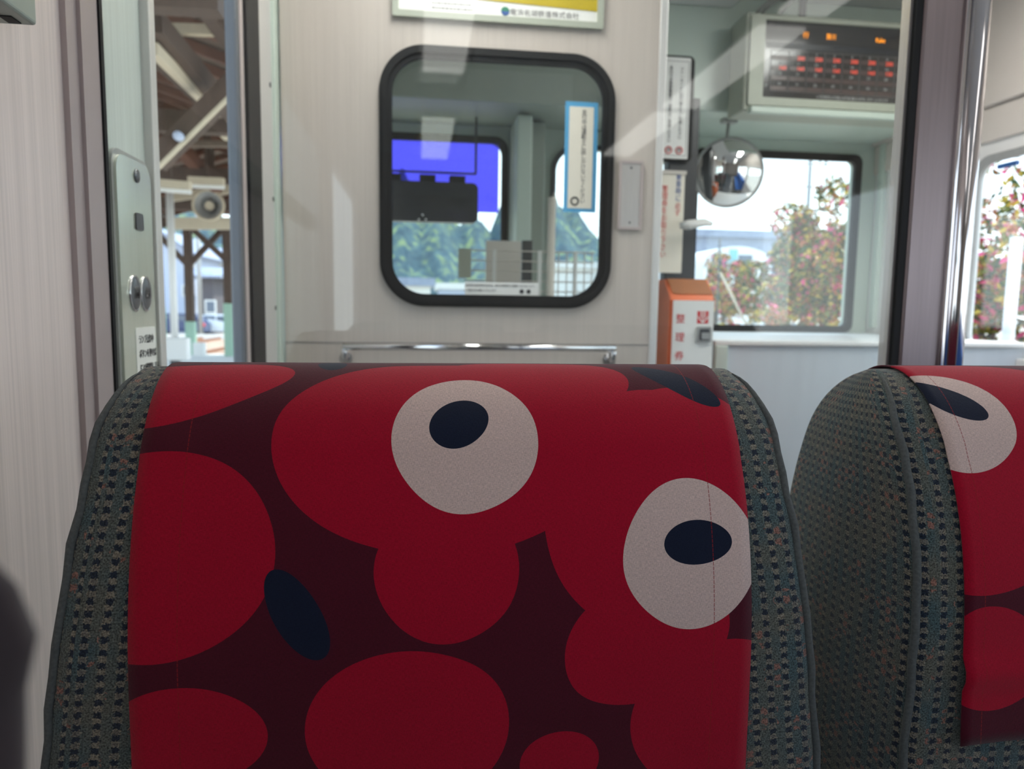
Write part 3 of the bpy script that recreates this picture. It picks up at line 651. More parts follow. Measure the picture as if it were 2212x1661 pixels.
for k, (x0, x1) in enumerate(((1.25, 1.33), (1.27, 1.36), (1.34, 1.40))):
    cb = tube('cable', [(x0 + .02, LY + .06, ez1 + .007), (x0 + .03, LY + .03, ez1 + .025), ((x0 + x1) / 2 + .03, LY + .0, ez1 + .06), (x1 + .06, LY - .06, ZC)], .006, M['grey'], None, 8)
    tag(cb, ('grey cable running from the display to the ceiling, leftmost of three', 'grey cable running from the display to the ceiling, middle of three', 'grey cable running from the display to the ceiling, rightmost of three')[k], 'cable', 'cables above the fare display')
# ================================================================== CONVEX MIRROR
mc = onY(1574, 373, 2.92)
mr_ = T('convex_mirror', 'round convex mirror hanging in front of the right windscreen', 'mirror', tuple(mc))
bm = bmesh.new(); RR, SR, seg = .134, .30, 56
rings = []
for i in range(15):
    t = RR * i / 14; dpt = math.sqrt(SR * SR - t * t) - math.sqrt(SR * SR - RR * RR)
    rings.append([bm.verts.new((t * math.cos(2 * math.pi * k / seg), -dpt, t * math.sin(2 * math.pi * k / seg))) for k in range(seg)])
for A, B in zip(rings, rings[1:]):
    for k in range(seg): bm.faces.new((A[k], A[(k + 1) % seg], B[(k + 1) % seg], B[k]))
bmesh.ops.remove_doubles(bm, verts=bm.verts, dist=1e-6)
rotm = Matrix.Translation(mc) @ Matrix.Rotation(R(-14), 4, 'Z') @ Matrix.Rotation(R(10), 4, 'X')
me_ = from_bm('mirror_face', bm, M['mirror'], mr_, True); me_.data.transform(rotm)
rm_ = tube('rim', [(.136 * math.cos(2 * math.pi * k / 56), .002, .136 * math.sin(2 * math.pi * k / 56)) for k in range(56)], .0065, M['grey'], mr_, 10, True); rm_.data.transform(rotm)
bk = disc('back_shell', (0, .03, 0), 'Y', .128, .025, M['dark'], mr_); bk.data.transform(rotm)
tube('arm', [tuple(mc + Vector((0, .03, .11))), tuple(mc + Vector((.0, .035, .15))), (mc.x, mc.y + .02, 1.94)], .007, M['grey'], mr_)
box('clamp', mc.x - .03, mc.x + .03, mc.y, mc.y + .04, 1.925, 1.94, M['grey'], mr_)
# ================================================================== COUNTER BOX
ct = T('equipment_cabinet', 'pale blue-white cabinet under the right windscreen', 'cabinet', (1.55, 2.8, 0))
box('body', 0.985, XR - .002, 2.29, YF - .01, 0, 1.035, M['counter'], ct, bev=.004)
box('worktop', 0.975, XR - .002, 2.275, YF - .01, 1.035, 1.052, M['white'], ct, bev=.004)
box('corner_post', .975, 1.02, 2.272, 2.29, 0, 1.035, M['green'], ct, bev=.004)
# ================================================================== CAB FITTINGS (seen through the partition window)
vz = T('sun_visor', 'translucent blue-violet sun visor across the driver windscreen', 'visor', (0, 3.12, 1.5))
v0, v1 = onY(1078, 300, 3.12), onY(1078, 470, 3.12)
box('visor_sheet', -.30, v0.x, 3.12, 3.126, v1.z + .02, v0.z - .02, M['visor'], vz)
sl_ = onY(1030, 375, 3.10)
bm = bmesh.new(); add_box(bm, -.3, onY(1030, 300, 3.1).x, 3.105, 3.115, sl_.z - .004, sl_.z + .004); add_box(bm, onY(1026, 300, 3.1).x, onY(1031, 300, 3.1).x, 3.10, 3.11, sl_.z, onY(1028, 248, 3.1).z)
from_bm('visor_rod', bm, M['dark'], vz)
p = onY(1050, 247, 3.09); box('rod_handle', p.x - .042, p.x + .042, 3.08, 3.095, p.z - .008, p.z + .006, M['dark'], vz, bev=.003)
q0, q1 = onY(1032, 482, 2.98), onY(845, 392, 2.98)
mo = T('cab_monitor', 'black rounded monitor hanging below the blue visor', 'monitor', (0, 2.98, 1.5))
plate('screen_body', [rrect(-.30, q0.x, q0.z, q1.z + .005, .025)], 'Y', 3.0, .05, M['dark'], mo)
for px in (850, 925, 990):
    x = onY(px, 380, 2.98).x; box('clip', x - .035, x + .03, 2.99, 3.04, q1.z, q1.z + .035, M['black'], mo, bev=.004)
box('hanger', -.29, -.26, 3.02, 3.05, q1.z + .03, 1.94, M['black'], mo)
for px in (905, 920, 913):
    pp = onY(px, 474 - (px == 913) * 10, 2.973); disc('light_dot', tuple(pp), 'Y', .004, .001, M['paper'], mo, 10)
rk = T('wire_rack', 'pale wire rack standing in the cab behind the partition window', 'rack', (.48, 2.62, 1.0))
kx0, kx1 = onY(990, 600, 2.62).x, onY(1282, 600, 2.62).x
kz1 = onY(1140, 543, 2.62).z
bm = bmesh.new()
for i in range(6):
    z = kz1 - i * .036; add_tube(bm, [(kx0 + .02, 2.62, z), (kx1, 2.62, z)], .0028, 6)
from_bm('wires', bm, M['cream'], rk)
for px in (1068, 1165, 1242): 
    x = onY(px, 600, 2.62).x; box('upright', x - .006, x + .006, 2.615, 2.63, 0, kz1 + .004, M['white'], rk)
for px in (1206, 1224, 1262, 1278):
    x = onY(px, 600, 2.62).x; tube('wire_upright', [(x, 2.622, .95), (x, 2.622, kz1)], .0025, M['cream'], rk, 6)
box('side_plate', kx0, kx0 + .045, 2.61, 2.63, kz1 - .10, kz1 + .004, M['frame_green'], rk)
box('foot', kx0, kx1, 2.56, 2.68, .88, .9, M['cream'], rk)
bx0, bx1 = onY(1050, 560, 2.78).x, onY(1126, 560, 2.78).x
bz = onY(1090, 520, 2.78).z
tag(box('beige_board', bx0, bx1, 2.78, 2.80, .9, bz, M['cream'], bev=.003), 'plain beige board behind the wire rack in the cab', 'board')
tag(box('black_case', bx1 + .004, onY(1150, 560, 2.78).x, 2.78, 2.86, .9, bz + .004, M['dark'], bev=.003), 'narrow black case standing beside the beige board', 'case')
tag(tube('cab_grab_pole', [(onY(1190, 560, 2.3).x, 2.3, 0), (onY(1190, 560, 2.3).x, 2.3, 1.5)], .013, M['cream'], None, 16), 'slim pale pole in the cab right of the wire rack', 'pole')
tag(box('cab_console', -.34, .75, 2.88, 3.22, 0, .88, M['green_dark'], bev=.01), 'grey-green driver desk below the cab windscreen', 'desk')
# ================================================================== CEILING LIGHTS and rear bench (seen in reflections), with added front lights
for gx in (.12, 1.50):
    for k, y0 in enumerate((-3.7, -2.35, -1.0) if gx > 1 else (-1.95,)):
        t_ = T('ceiling_light', ('long fluorescent ceiling light behind the camera on the window side' if gx < 1 else ('rearmost long fluorescent ceiling light above the aisle', 'middle long fluorescent ceiling light above the aisle', 'long fluorescent ceiling light above the aisle nearest the glass screen')[k]), 'light', (gx, y0 + .6, 2.33), 'ceiling lights of the saloon')
        box('tube', gx - .10, gx + .10, y0, y0 + 1.2, 2.315, 2.33, M['lamp'], t_)
        box('housing', gx - .12, gx + .12, y0 - .02, y0 + 1.22, 2.33, ZC if gx > 1 else 2.335, M['white'], t_)
t_ = T('ceiling_light', 'unseen ceiling light added over the entrance to brighten the partition', 'light', (.30, 1.3, 2.33))  # added unseen light, brightens the partition and left wall
box('tube', .0, .20, 1.0, 1.8, 2.315, 2.33, M['lamp_added'], t_); box('housing', -.02, .22, .98, 1.82, 2.33, ZC, M['white'], t_)
t_ = T('ceiling_light', 'unseen ceiling light added over the front aisle to brighten the front end', 'light', (1.6, 1.6, 2.33))  # added unseen light, brightens everything beyond the glass screen
box('tube', 1.50, 1.70, 1.0, 2.2, 2.315, 2.33, M['lamp_added'], t_); box('housing', 1.48, 1.72, .98, 2.22, 2.33, ZC, M['white'], t_)
rb = T('bench_seat', 'blue bench along the right wall, visible only in the mirror', 'bench', (1.95, -.6, 0))
box('cushion', 1.65, 2.13, -1.9, 1.1, .32, .45, M['blue_seat'], rb, bev=.03); box('backrest', 2.0, 2.13, -1.9, 1.1, .45, .95, M['blue_seat'], rb, bev=.03); box('plinth', 1.75, 2.13, -1.9, 1.1, 0, .32, M['grey'], rb)

# ================================================================== THE SEATS
ZT = 1.104; YC = 0.548
def half_t(z):
    if z <= .906: return .100
    return .100 * math.sqrt(max(0, 1 - ((z - .906) / .198) ** 2))
def half_w(z, widen):
    w = .238 + max(0, 1.03 - max(z, .78)) * widen
    if z > 1.045: w = .216 + .022 * math.sqrt(max(0, 1 - ((z - 1.045) / .059) ** 2))
    return w
def zlevels():
    out = [.30, .45, .60, .70, .78, .84, .88, .906]
    for k in range(1, 25): out.append(.906 + .198 * math.sin(R(90) * k / 24))
    return out
def rearY(x, z, xc):
    """rear surface of the backrest (gently domed across its width)"""
    ht = half_t(z); u = min(1, abs(x - xc) / .24)
    return YC - ht - .006 * (1 - u * u) * min(1, ht / .05)
def make_seat(xc, widen, label, grp):
    t = T('seat', label, 'seat', (xc, YC, 0), grp)
    N = []
    # cross-section: rounded rectangle, corner radius .016
    secs = []; zs = zlevels()
    for z in zs:
        hw, ht = half_w(z, widen), half_t(z); r = min(.016, ht * .9)
        loop = []
        nx = 16
        xs = [-1 + 2 * k / nx for k in range(nx + 1)]
        for u in xs:        # rear face left to right
            x = u * (hw - r); bulge = .006 * (1 - (x / .24) ** 2) * min(1, ht / .05) if abs(x) < .24 else 0
            loop.append((x, -ht - bulge))
        for k in range(1, 6): a = R(-90 + 90 * k / 6); loop.append((hw - r + r * math.cos(a), -ht + r + r * math.sin(a)))
        for k in range(0, 5): loop.append((hw + .004 * math.sin(math.pi * k / 4) * min(1, ht / .05), (-ht + r) + (2 * ht - 2 * r) * k / 4))
        for k in range(1, 6): a = R(90 * k / 6); loop.append((hw - r + r * math.cos(a), ht - r + r * math.sin(a)))
        for u in xs[::-1]: loop.append((u * (hw - r), ht + .004 * (1 - u * u) * min(1, ht / .05)))
        for k in range(1, 6): a = R(90 + 90 * k / 6); loop.append((-hw + r + r * math.cos(a), ht - r + r * math.sin(a)))
        for k in range(0, 5): loop.append((-hw - .004 * math.sin(math.pi * k / 4) * min(1, ht / .05), (ht - r) - (2 * ht - 2 * r) * k / 4))
        for k in range(1, 6): a = R(180 + 90 * k / 6); loop.append((-hw + r + r * math.cos(a), -ht + r + r * math.sin(a)))
        secs.append([Vector((xc + p[0], YC + p[1], z)) for p in loop])
    n = len(secs[0]); verts = [v for s_ in secs for v in s_]; faces = []; uvs = []
    # arc lengths for the UV
    vlen = [0.0]
    for i in range(1, len(zs)):
        a = (zs[i - 1], half_t(zs[i - 1])); b = (zs[i], half_t(zs[i])); vlen.append(vlen[-1] + math.hypot(b[0] - a[0], b[1] - a[1]))
    def uof(i, j):
        # distance round the loop measured on a reference level so the rows stay straight
        return ulen[j]
    ref = secs[zs.index(.906)]; ulen = [0.0]
    for j in range(1, n + 1): ulen.append(ulen[-1] + (ref[j % n] - ref[j - 1]).length)
    for i in range(len(zs) - 1):
        for j in range(n):
            k = (j + 1) % n
            faces.append((i * n + j, i * n + k, (i + 1) * n + k, (i + 1) * n + j))
            uvs.append(((ulen[j], vlen[i]), (ulen[j + 1], vlen[i]), (ulen[j + 1], vlen[i + 1]), (ulen[j], vlen[i + 1])))
    faces.append(tuple(range(n))[::-1]); uvs.append([(0, 0)] * n)
    o = mesh_obj('backrest', verts, faces, M['moquette'], t, True)
    uvl = o.data.uv_layers.new(name='UVMap'); li = 0
    for f_, u_ in zip(o.data.polygons, uvs):
        for k in range(len(f_.vertices)): uvl.data[f_.loop_start + k].uv = u_[k]
    # piping along both rear edges and over the top corners
    for s_ in (-1, 1):
        pts = []
        for z in [.30 + .02 * k for k in range(37)] + [1.035, 1.048, 1.06, 1.07, 1.08, 1.088, 1.094, 1.098, 1.101]:
            hw, ht = half_w(z, widen), half_t(z); wob = .0007 * math.sin(z * 190) + .0005 * math.sin(z * 77)
            pts.append((xc + s_ * (hw - .0040 + wob), YC - ht + min(.0040, ht * .5), z))
        pp_ = tube('piping', pts, [.0029] * (len(pts) - 7) + [.0028, .0026, .0024, .002, .0016, .001, .0004], M['moq_edge'], t, 8)
    # seat cushion, shell and pedestal (below the frame of the photo)
    box('cushion', xc - .235, xc + .235, YC + .10, YC + .335, .32, .45, M['moquette_plain'], t, bev=.03)
    box('seat_pedestal', xc - .18, xc + .18, YC - .05, YC + .3, 0, .32, M['grey'], t)
    return t
M['moq_edge'] = mat('grey_teal_piping', (0.085, 0.092, 0.092, 1), 0.9, var=0.25, scale=500)
M['moquette_plain'] = mat('teal_moquette_plain', (0.07, 0.10, 0.11, 1), 0.95, var=0.2, scale=300)
SLX, SRX = 0.0245, 0.590
make_seat(SLX, .125, 'green-grey dotted fabric seat back directly in front, nearer the left wall', 'seats in the row ahead')
make_seat(SRX, .02, 'green-grey dotted fabric seat back at the right edge, beside the aisle', 'seats in the row ahead')
for k, x_ in enumerate((0.027, 0.590)):  # unseen row, added to keep light from behind off the seat backs
    oc = T('seat', ('seat of the photographer against the left wall, unseen and added to block light', 'seat beside the photographer at the aisle, unseen and added to block light')[k], 'seat', (x_, -.3, 0), 'seats in the photographer row')
    box('backrest', x_ - .238, x_ + .238, -.44, -.30, .45, 1.10, M['moquette_plain'], oc, bev=.04); box('cushion', x_ - .235, x_ + .235, -.32, .12, .32, .46, M['moquette_plain'], oc, bev=.03); box('seat_pedestal', x_ - .15, x_ + .15, -.25, .08, 0, .32, M['grey'], oc)
def make_cover(xc, hw, zlo, matname, label, hem=0.0):
    """cotton cover draped over the top of the backrest. UV: u = x, v = length down from the ridge (negative)"""
    path = []     # (y offset sign, z) from rear hem over the ridge to the front hem
    rear = [zlo + (.906 - zlo) * k / 8 for k in range(8)] + [.906 + .198 * math.sin(R(90) * k / 30) for k in range(31)]
    for z in rear: path.append((-1, z))
    for z in rear[-2::-1]:
        if z > .80: path.append((1, z))
    pts2 = []
    for sgn, z in path:
        ht = half_t(z) + .0022
        pts2.append((sgn * ht, z + (.0022 if z > 1.05 else 0)))
    s = [0.0]
    for a, b in zip(pts2, pts2[1:]): s.append(s[-1] + math.hypot(b[0] - a[0], b[1] - a[1]))
    s0 = s[len(rear) - 1]
    NX = 48; verts = []; uvd = []
    for i, ((yo, z), sv) in enumerate(zip(pts2, s)):
        for j in range(NX + 1):
            u = -hw + 2 * hw * j / NX
            bul = .006 * (1 - (u / .24) ** 2) * min(1, abs(yo) / .05)
            y = YC + yo + (-bul if yo < 0 else bul * .7)
            rip = .0006 * math.sin(u * 31 + z * 9) + (.0008 * math.sin(u * 60 + 2) * max(0, 1 - (z - zlo) / .12) if yo < 0 else 0)
            zz = z
            if hem and yo < 0:    # loose lower edge: a soft fold and a slanting hem
                tt = max(0, 1 - (z - zlo) / .07)
                zz = z + hem * tt * ((u + hw) / (2 * hw)) ** .8 * .45
                rip += .005 * math.exp(-((z - zlo - .052) / .007) ** 2) + .0045 * tt
            # top corners follow the rounded shoulder of the seat
            lim = half_w(min(z, ZT - .0005), .1) - .001
            drop = 0.0
            if abs(u) > lim: drop = (abs(u) - lim) * .55
            verts.append((xc + u, y - rip - (0 if yo > 0 else .0004), zz - drop)); uvd.append((u, sv - s0))
    faces = [(i * (NX + 1) + j, i * (NX + 1) + j + 1, (i + 1) * (NX + 1) + j + 1, (i + 1) * (NX + 1) + j) for i in range(len(path) - 1) for j in range(NX)]
    o = mesh_obj('seat_cover', verts, faces, M[matname], None, True)
    uvl = o.data.uv_layers.new(name='UVMap')
    for lp in o.data.loops: uvl.data[lp.index].uv = uvd[lp.vertex_index]
    md = o.modifiers.new('cloth', 'SOLIDIFY'); md.thickness = .0012; md.offset = 0
    tag(o, label, 'seat cover', 'printed seat covers')
    return o
# cloth coordinates for a photo point on the left or right cover
def cl(px, py, xc):
    r = ray(px, py); best = None
    for k in range(1200):
        z = .80 + .306 * k / 1199
        t = (z - CZ) / r.z; x = r.x * t; y = r.y * t
        yy = rearY(x, z, xc) - .003
        d = abs(y - yy)
        if best is None or d < best[0]: best = (d, x, z)
    _, x, z = best
    v = 0.0; n_ = 60; pz = None
    for k in range(n_ + 1):
        th = k / n_; zz = z + (ZT - z) * (1 - (1 - th) ** 2)
        cur = (half_t(zz), zz)
        if pz: v += math.hypot(cur[0] - pz[0], cur[1] - pz[1])
        pz = cur
    return x - xc, -v
def E(px, py, rx, ry, an, xc):
    """oval printed on the cloth, given by its place and half-axes as seen"""
    u, v = cl(px, py, xc); u1, _ = cl(px + rx, py, xc); _, v1 = cl(px, min(1655, py + ry), xc); _, v0 = cl(px, max(800, py - ry), xc)
    span = (min(1655, py + ry) - max(800, py - ry)) / ry
    return (u, v, abs(u1 - u), max(.004, abs(v1 - v0) / span), an)
Lx = SLX
M['print_left'] = print_mat('red_floral_print_left', [
    (RED, [E(330, 1210, 262, 232, 0, Lx), E(330, 850, 300, 62, 12, Lx), E(960, 960, 355, 205, 0, Lx), E(965, 1240, 158, 152, 0, Lx),
           E(1150, 830, 205, 70, 0, Lx), E(1420, 1100, 235, 260, 0, Lx), E(1480, 940, 140, 100, 0, Lx), E(1400, 1390, 180, 130, 20, Lx), E(1560, 1560, 190, 170, 0, Lx),
           E(885, 1580, 220, 170, 0, Lx), E(400, 1600, 175, 105, 0, Lx), E(1210, 1650, 80, 70, 0, Lx)]),
    (NAVY, [E(640, 1340, 52, 110, 33, Lx), E(1462, 835, 32, 68, 52, Lx), E(718, 795, 32, 14, 0, Lx)]),
    (CREAM, [E(1005, 955, 155, 137, 0, Lx), E(1495, 1200, 140, 165, 0, Lx)]),
    (NAVY, [E(992, 920, 68, 48, 22, Lx), E(1509, 1174, 73, 49, 0, Lx)])], [cl(1541, 1250, Lx)[0], cl(403, 1000, Lx)[0]])
Rx = SRX
M['print_right'] = print_mat('red_floral_print_right', [
    (RED, [E(2120, 1110, 190, 180, 0, Rx), E(2090, 870, 260, 110, 0, Rx), E(2140, 1430, 110, 110, 0, Rx), (.12, -.10, .075, .085, 0), (.07, -.235, .085, .05, 0), (.17, -.23, .05, .06, 0), (.17, -.01, .07, .035, 0)]),
    (CREAM, [E(2060, 905, 125, 98, -14, Rx), E(2150, 1625, 62, 18, 0, Rx), (.13, -.10, .038, .042, 0)]),
    (NAVY, [E(2047, 868, 78, 28, -30, Rx), (.128, -.098, .018, .014, 0)])], [cl(2080, 950, Rx)[0]])
make_cover(Lx, .2005, .800, 'print_left', 'red and maroon printed seat cover with two cream discs over the left seat')
make_cover(Rx, .2050, .842, 'print_right', 'red printed seat cover with one cream disc over the right seat', .03)
# dark blurred cloth close to the lens by the wall
bm = bmesh.new()
pts = [onY(-90, 1190, .115), onY(-50, 1290, .115), onY(-34, 1390, .115), onY(-48, 1500, .115), onY(-50, 1640, .115), onY(-60, 1900, .115)]
add_tube(bm, pts, [.0025, .0052, .0070, .0064, .0066, .0072], 24)
ob = from_bm('dark_sleeve', bm, M['coat'], None, True)
tag(ob, 'dark brown blurred cloth sleeve at the lower left edge, close to the lens', 'clothing')

# ================================================================== OUTSIDE LEFT: platform with wooden canopy
GZ = -1.1
pf = box('platform', -5.9, -.62, -6, 17.9, GZ, -.05, M['platform']); struct(pf, 'concrete station platform')
cn = T('platform_canopy', 'old timber canopy over the station platform outside the left door', 'canopy', (-4, 10, -.05))
# roof boards (two slopes, ridge along the track)
mesh_obj('roof_boards', [(-.9, 0, 3.1), (-3.6, 0, 4.0), (-6.6, 0, 3.0), (-.9, 18.5, 3.1), (-3.6, 18.5, 4.0), (-6.6, 18.5, 3.0),
                         (-.9, 0, 3.15), (-3.6, 0, 4.05), (-6.6, 0, 3.05), (-.9, 18.5, 3.15), (-3.6, 18.5, 4.05), (-6.6, 18.5, 3.05)],
         [(0, 1, 4, 3), (1, 2, 5, 4), (6, 9, 10, 7), (7, 10, 11, 8), (0, 3, 9, 6), (2, 8, 11, 5), (3, 4, 10, 9), (4, 5, 11, 10), (0, 6, 7, 1), (1, 7, 8, 2)], M['wood_lt'], cn)
for k in range(24):
    y = 2.0 + k * .7
    bar('rafter', (-.95, y, 3.05), (-3.6, y, 3.94), .07, .09, M['wood_red'], cn); bar('rafter', (-6.5, y, 2.97), (-3.6, y, 3.94), .07, .09, M['wood_red'], cn)
for x, z in ((-1.4, 3.10), (-2.5, 3.48), (-4.8, 3.42), (-5.8, 3.1)):
    bar('purlin', (x, .5, z), (x, 18.4, z), .10, .12, M['wood'], cn)
for k, y in enumerate((4.4, 7.4, 10.4, 13.4, 16.6)):
    bar('tie_beam', (-6.4, y, 2.86), (-1.1, y, 2.86), .14, .20, M['wood'], cn)
    bar('king_post', (-3.6, y, 2.9), (-3.6, y, 3.9), .12, .12, M['wood'], cn)
    bar('brace', (-3.6, y, 3.1), (-5.6, y, 3.2), .09, .1, M['wood_red'], cn)
# the heavy diagonal braces the photo shows through the doorway
D1 = (onY(335, 352, 6.0), onY(520, 168, 6.0)); bar('brace', D1[0], D1[1], .12, .22, M['wood'], cn, up=(0, 1, 0))
D1b = (D1[0] + Vector((0, -.09, -.10)), D1[1] + Vector((0, -.09, -.10))); bar('brace_edge', D1b[0], D1b[1], .035, .03, M['beam_white'], cn)
D2 = (onY(332, 45, 5.0), onY(520, 270, 7.5)); bar('brace', D2[0], D2[1], .10, .14, M['wood'], cn)
D3 = (onY(330, 105, 5.1), onY(470, 245, 7.0)); bar('brace', D3[0], D3[1], .06, .08, M['beam_white'], cn)
D4 = (onY(440, 240, 8.5), onY(520, 320, 9.5)); bar('brace', D4[0], D4[1], .09, .12, M['beam_white'], cn)
D5 = (onY(330, 62, 5.6), onY(520, 68, 5.6)); bar('lath', D5[0], D5[1], .06, .07, M['beam_white'], cn)
D6 = (onY(345, 310, 8.6), onY(520, 312, 8.6)); bar('lath', D6[0], D6[1], .08, .06, M['wood_lt'], cn)
D7 = (onY(390, 320, 10), onY(470, 405, 11)); bar('brace', D7[0], D7[1], .14, .16, M['wood_red'], cn)
def wpost(px, py, wpx, top, greenh, near_c, label_part='post'):
    r = ray(px, py); t = (-.05 - CZ) / r.z; x, y = r.x * t, r.y * t; w = wpx / 1550 * y * 1.02
    bm = bmesh.new(); add_box(bm, x - w / 2, x + w / 2, y - w / 2, y + w / 2, greenh, top); from_bm('post', bm, M['wood'], cn)
    box('painted_foot', x - w / 2 - .012, x + w / 2 + .012, y - w / 2 - .012, y + w / 2 + .012, -.05, greenh, near_c, cn)
    return x, y
x1_, y1_ = wpost(414, 766, 15, 2.85, .72, M['post_green'])
x2_, y2_ = wpost(497, 769, 15, 2.85, 1.15, M['post_green'])
x3_, y3_ = wpost(352, 778, 11, 2.85, 1.05, M['post_green'])
for (x, y, z0) in ((x1_, y1_, 2.0), (x2_, y2_, 2.1)):
    for s_ in (-1, 1): bar('knee_brace', (x, y - .02, z0), (x + s_ * .75, y - .02, 2.82), .10, .12, M['wood'], cn)
box('white_foot_block', x1_ + .12, x1_ + .36, y1_ - .3, y1_ - .1, -.05, .24, M['paper'], cn)
p0 = onY(362, 483, 12.5); p1 = onY(525, 483, 12.5); bar('painted_beam', p0, p1, .10, .19, M['beam_white'], cn)
# white upright added for the bright gap beside the near post
pp0 = onY(366, 402, 11.5); dp = T('bright_strip', 'white upright strip added for the bright gap beside the near timber post', 'bright_bar', (pp0.x, 11.5, 0))
tube('bright_bar', [(pp0.x, 11.5, .35), (pp0.x, 11.5, pp0.z)], .055, M['paper'], dp); box('junction_box', pp0.x - .14, pp0.x + .20, 11.4, 11.6, .28, .62, M['paper'], dp, bev=.02)
box('bar_foot', pp0.x - .06, pp0.x + .06, 11.44, 11.56, -.05, .30, M['dark'], dp)
# lamps, loudspeaker
for i, (a, b, Y) in enumerate((((325, 395), (412, 402), 9.0), ((408, 390), (484, 393), 10.0))):
    A, B = onY(*a, Y), onY(*b, Y); f_ = T('platform_light', ('white fluorescent fitting under the canopy, lower left one', 'white fluorescent fitting under the canopy, farther right one')[i], 'light', tuple((A + B) / 2), 'fluorescent fittings under the canopy')
    bar('fitting', A, B, .12, .09, M['beam_white'], f_); bar('lamp_cover', A + Vector((0, 0, -.07)), B + Vector((0, 0, -.07)), .05, .04, M['paper'], f_)
    bar('hanger', (A + B) / 2, (A + B) / 2 + Vector((0, 0, .8)), .03, .03, M['wood'], f_)
A, B = onY(362, 428, 13.0), onY(525, 405, 13.0); tag(bar('slanting_batten', A, B, .10, .13, M['beam_white']), 'cream slanting batten just above the loudspeaker', 'beam')
sp_ = onY(450, 443, 12); ls = T('loudspeaker', 'round grey horn loudspeaker hanging under the platform canopy', 'loudspeaker', tuple(sp_))
bm = bmesh.new(); rings = []
for (r_, y_) in ((.235, 0), (.225, .0), (.13, .12), (.07, .22), (.075, .30), (.0, .32)):
    rings.append([bm.verts.new((sp_.x + max(r_, .001) * math.cos(R(15 * k)), sp_.y + y_, sp_.z + max(r_, .001) * math.sin(R(15 * k)))) for k in range(24)])
for A_, B_ in zip(rings, rings[1:]):
    for k in range(24): bm.faces.new((A_[k], A_[(k + 1) % 24], B_[(k + 1) % 24], B_[k]))
from_bm('horn', bm, M['grey'], ls, True); disc('horn_rim', (sp_.x, sp_.y + .02, sp_.z), 'Y', .0, .0, M['grey'], ls) if False else None
tube('horn_rim', [(sp_.x + .23 * math.cos(R(12 * k)), sp_.y, sp_.z + .23 * math.sin(R(12 * k))) for k in range(30)], .022, M['beam_white'], ls, 8, True)
disc('driver_cap', (sp_.x, sp_.y + .1, sp_.z), 'Y', .07, .06, M['beam_white'], ls)
bar('hanger', sp_ + Vector((0, .15, .1)), sp_ + Vector((0, .15, 1.1)), .04, .04, M['wood'], ls)
pb = onY(388, 296, 5.86); tag(disc('small_lamp', tuple(pb), 'Y', .035, .05, M['house_blue'], None, 20, dome=.02), 'small bluish lamp on the heavy diagonal brace', 'lamp')
# ground, tracks, far platform
gr = box('ground', -120, 120, -10, 220, GZ - .2, GZ, M['ground']); struct(gr)
gb = box('ballast', -26, -6.0, 8, 47, GZ, GZ + .03, M['ballast']); gb['kind'] = 'stuff'; tag(gb, 'brown ballast bed between the platform and the street', 'gravel')
for i, x in enumerate((-8.2, -9.27, -12.2, -13.27, -17.2, -18.27)):
    tag(box('rail', x - .04, x + .04, 8, 46.5, GZ + .03, GZ + .18, M['rail']), ('rusty rail of the nearest track, near side', 'rusty rail of the nearest track, far side', 'rusty rail of the middle track, near side', 'rusty rail of the middle track, far side', 'rusty rail of the farthest track, near side', 'rusty rail of the farthest track, far side')[i], 'rail', 'rails beyond the platform')
struct(box('kerb', -26.0, -6, 47.2, 47.5, GZ, GZ + .3, M['house_white']), 'pale kerb wall beyond the tracks')
def house(name, label, x0, x1, y0, y1, z0, zw, zr, wallm, axis='X', wins=()):
    t = T(name, label, 'house', ((x0 + x1) / 2, y0, z0))
    box('walls', x0, x1, y0, y1, z0, zw, wallm, t)
    e = .7; xm, ym = (x0 + x1) / 2, (y0 + y1) / 2
    if axis == 'Y':   # gable faces the viewer
        vs = [(x0 - e, y0 - e, zw - .2), (xm, y0 - e, zr), (x1 + e, y0 - e, zw - .2), (x0 - e, y1 + e, zw - .2), (xm, y1 + e, zr), (x1 + e, y1 + e, zw - .2)]
        mesh_obj('gable_wall', [(x0, y0 + .01, zw), (x1, y0 + .01, zw), (xm, y0 + .01, zr - .25)], [(0, 1, 2)], wallm, t)
        o = mesh_obj('roof', vs, [(0, 1, 4, 3), (1, 2, 5, 4)], M['roof_tile'], t)
    else:
        vs = [(x0 - e, y0 - e, zw - .2), (x0 - e, ym, zr), (x0 - e, y1 + e, zw - .2), (x1 + e, y0 - e, zw - .2), (x1 + e, ym, zr), (x1 + e, y1 + e, zw - .2)]
        o = mesh_obj('roof', vs, [(0, 3, 4, 1), (1, 4, 5, 2), (0, 1, 2), (3, 5, 4)], M['roof_tile'], t)
    if True:
        md = o.modifiers.new('t', 'SOLIDIFY'); md.thickness = .18
    for (a, b, c_, d_) in wins:
        f_ = box('window', a, b, y0 - .06, y0, c_, d_, M['house_white'], t); box('pane', a + .12, b - .12, y0 - .09, y0 - .06, c_ + .12, d_ - .12, M['pane'], f_)
    return t
def hp(px, py, Y): return onY(px, py, Y)
H = 58
a = hp(350, 655, H); b = hp(409, 545, H); rz = hp(385, 512, H).z
house('house', 'bluish two-storey house with gabled roof beyond the tracks', a.x - 2, b.x, H, H + 8, GZ, b.z, rz + .6, M['house_blue'], 'Y',
      [(hp(377, 0, H).x, hp(388, 0, H).x, hp(0, 590, H).z if False else hp(380, 578, H).z, hp(380, 562, H).z), (hp(391, 0, H).x, hp(404, 0, H).x, hp(395, 578, H).z, hp(395, 562, H).z), (hp(372, 0, H).x, hp(398, 0, H).x, hp(380, 640, H).z, hp(380, 615, H).z)])
a = hp(436, 655, 68); b = hp(512, 560, 68)
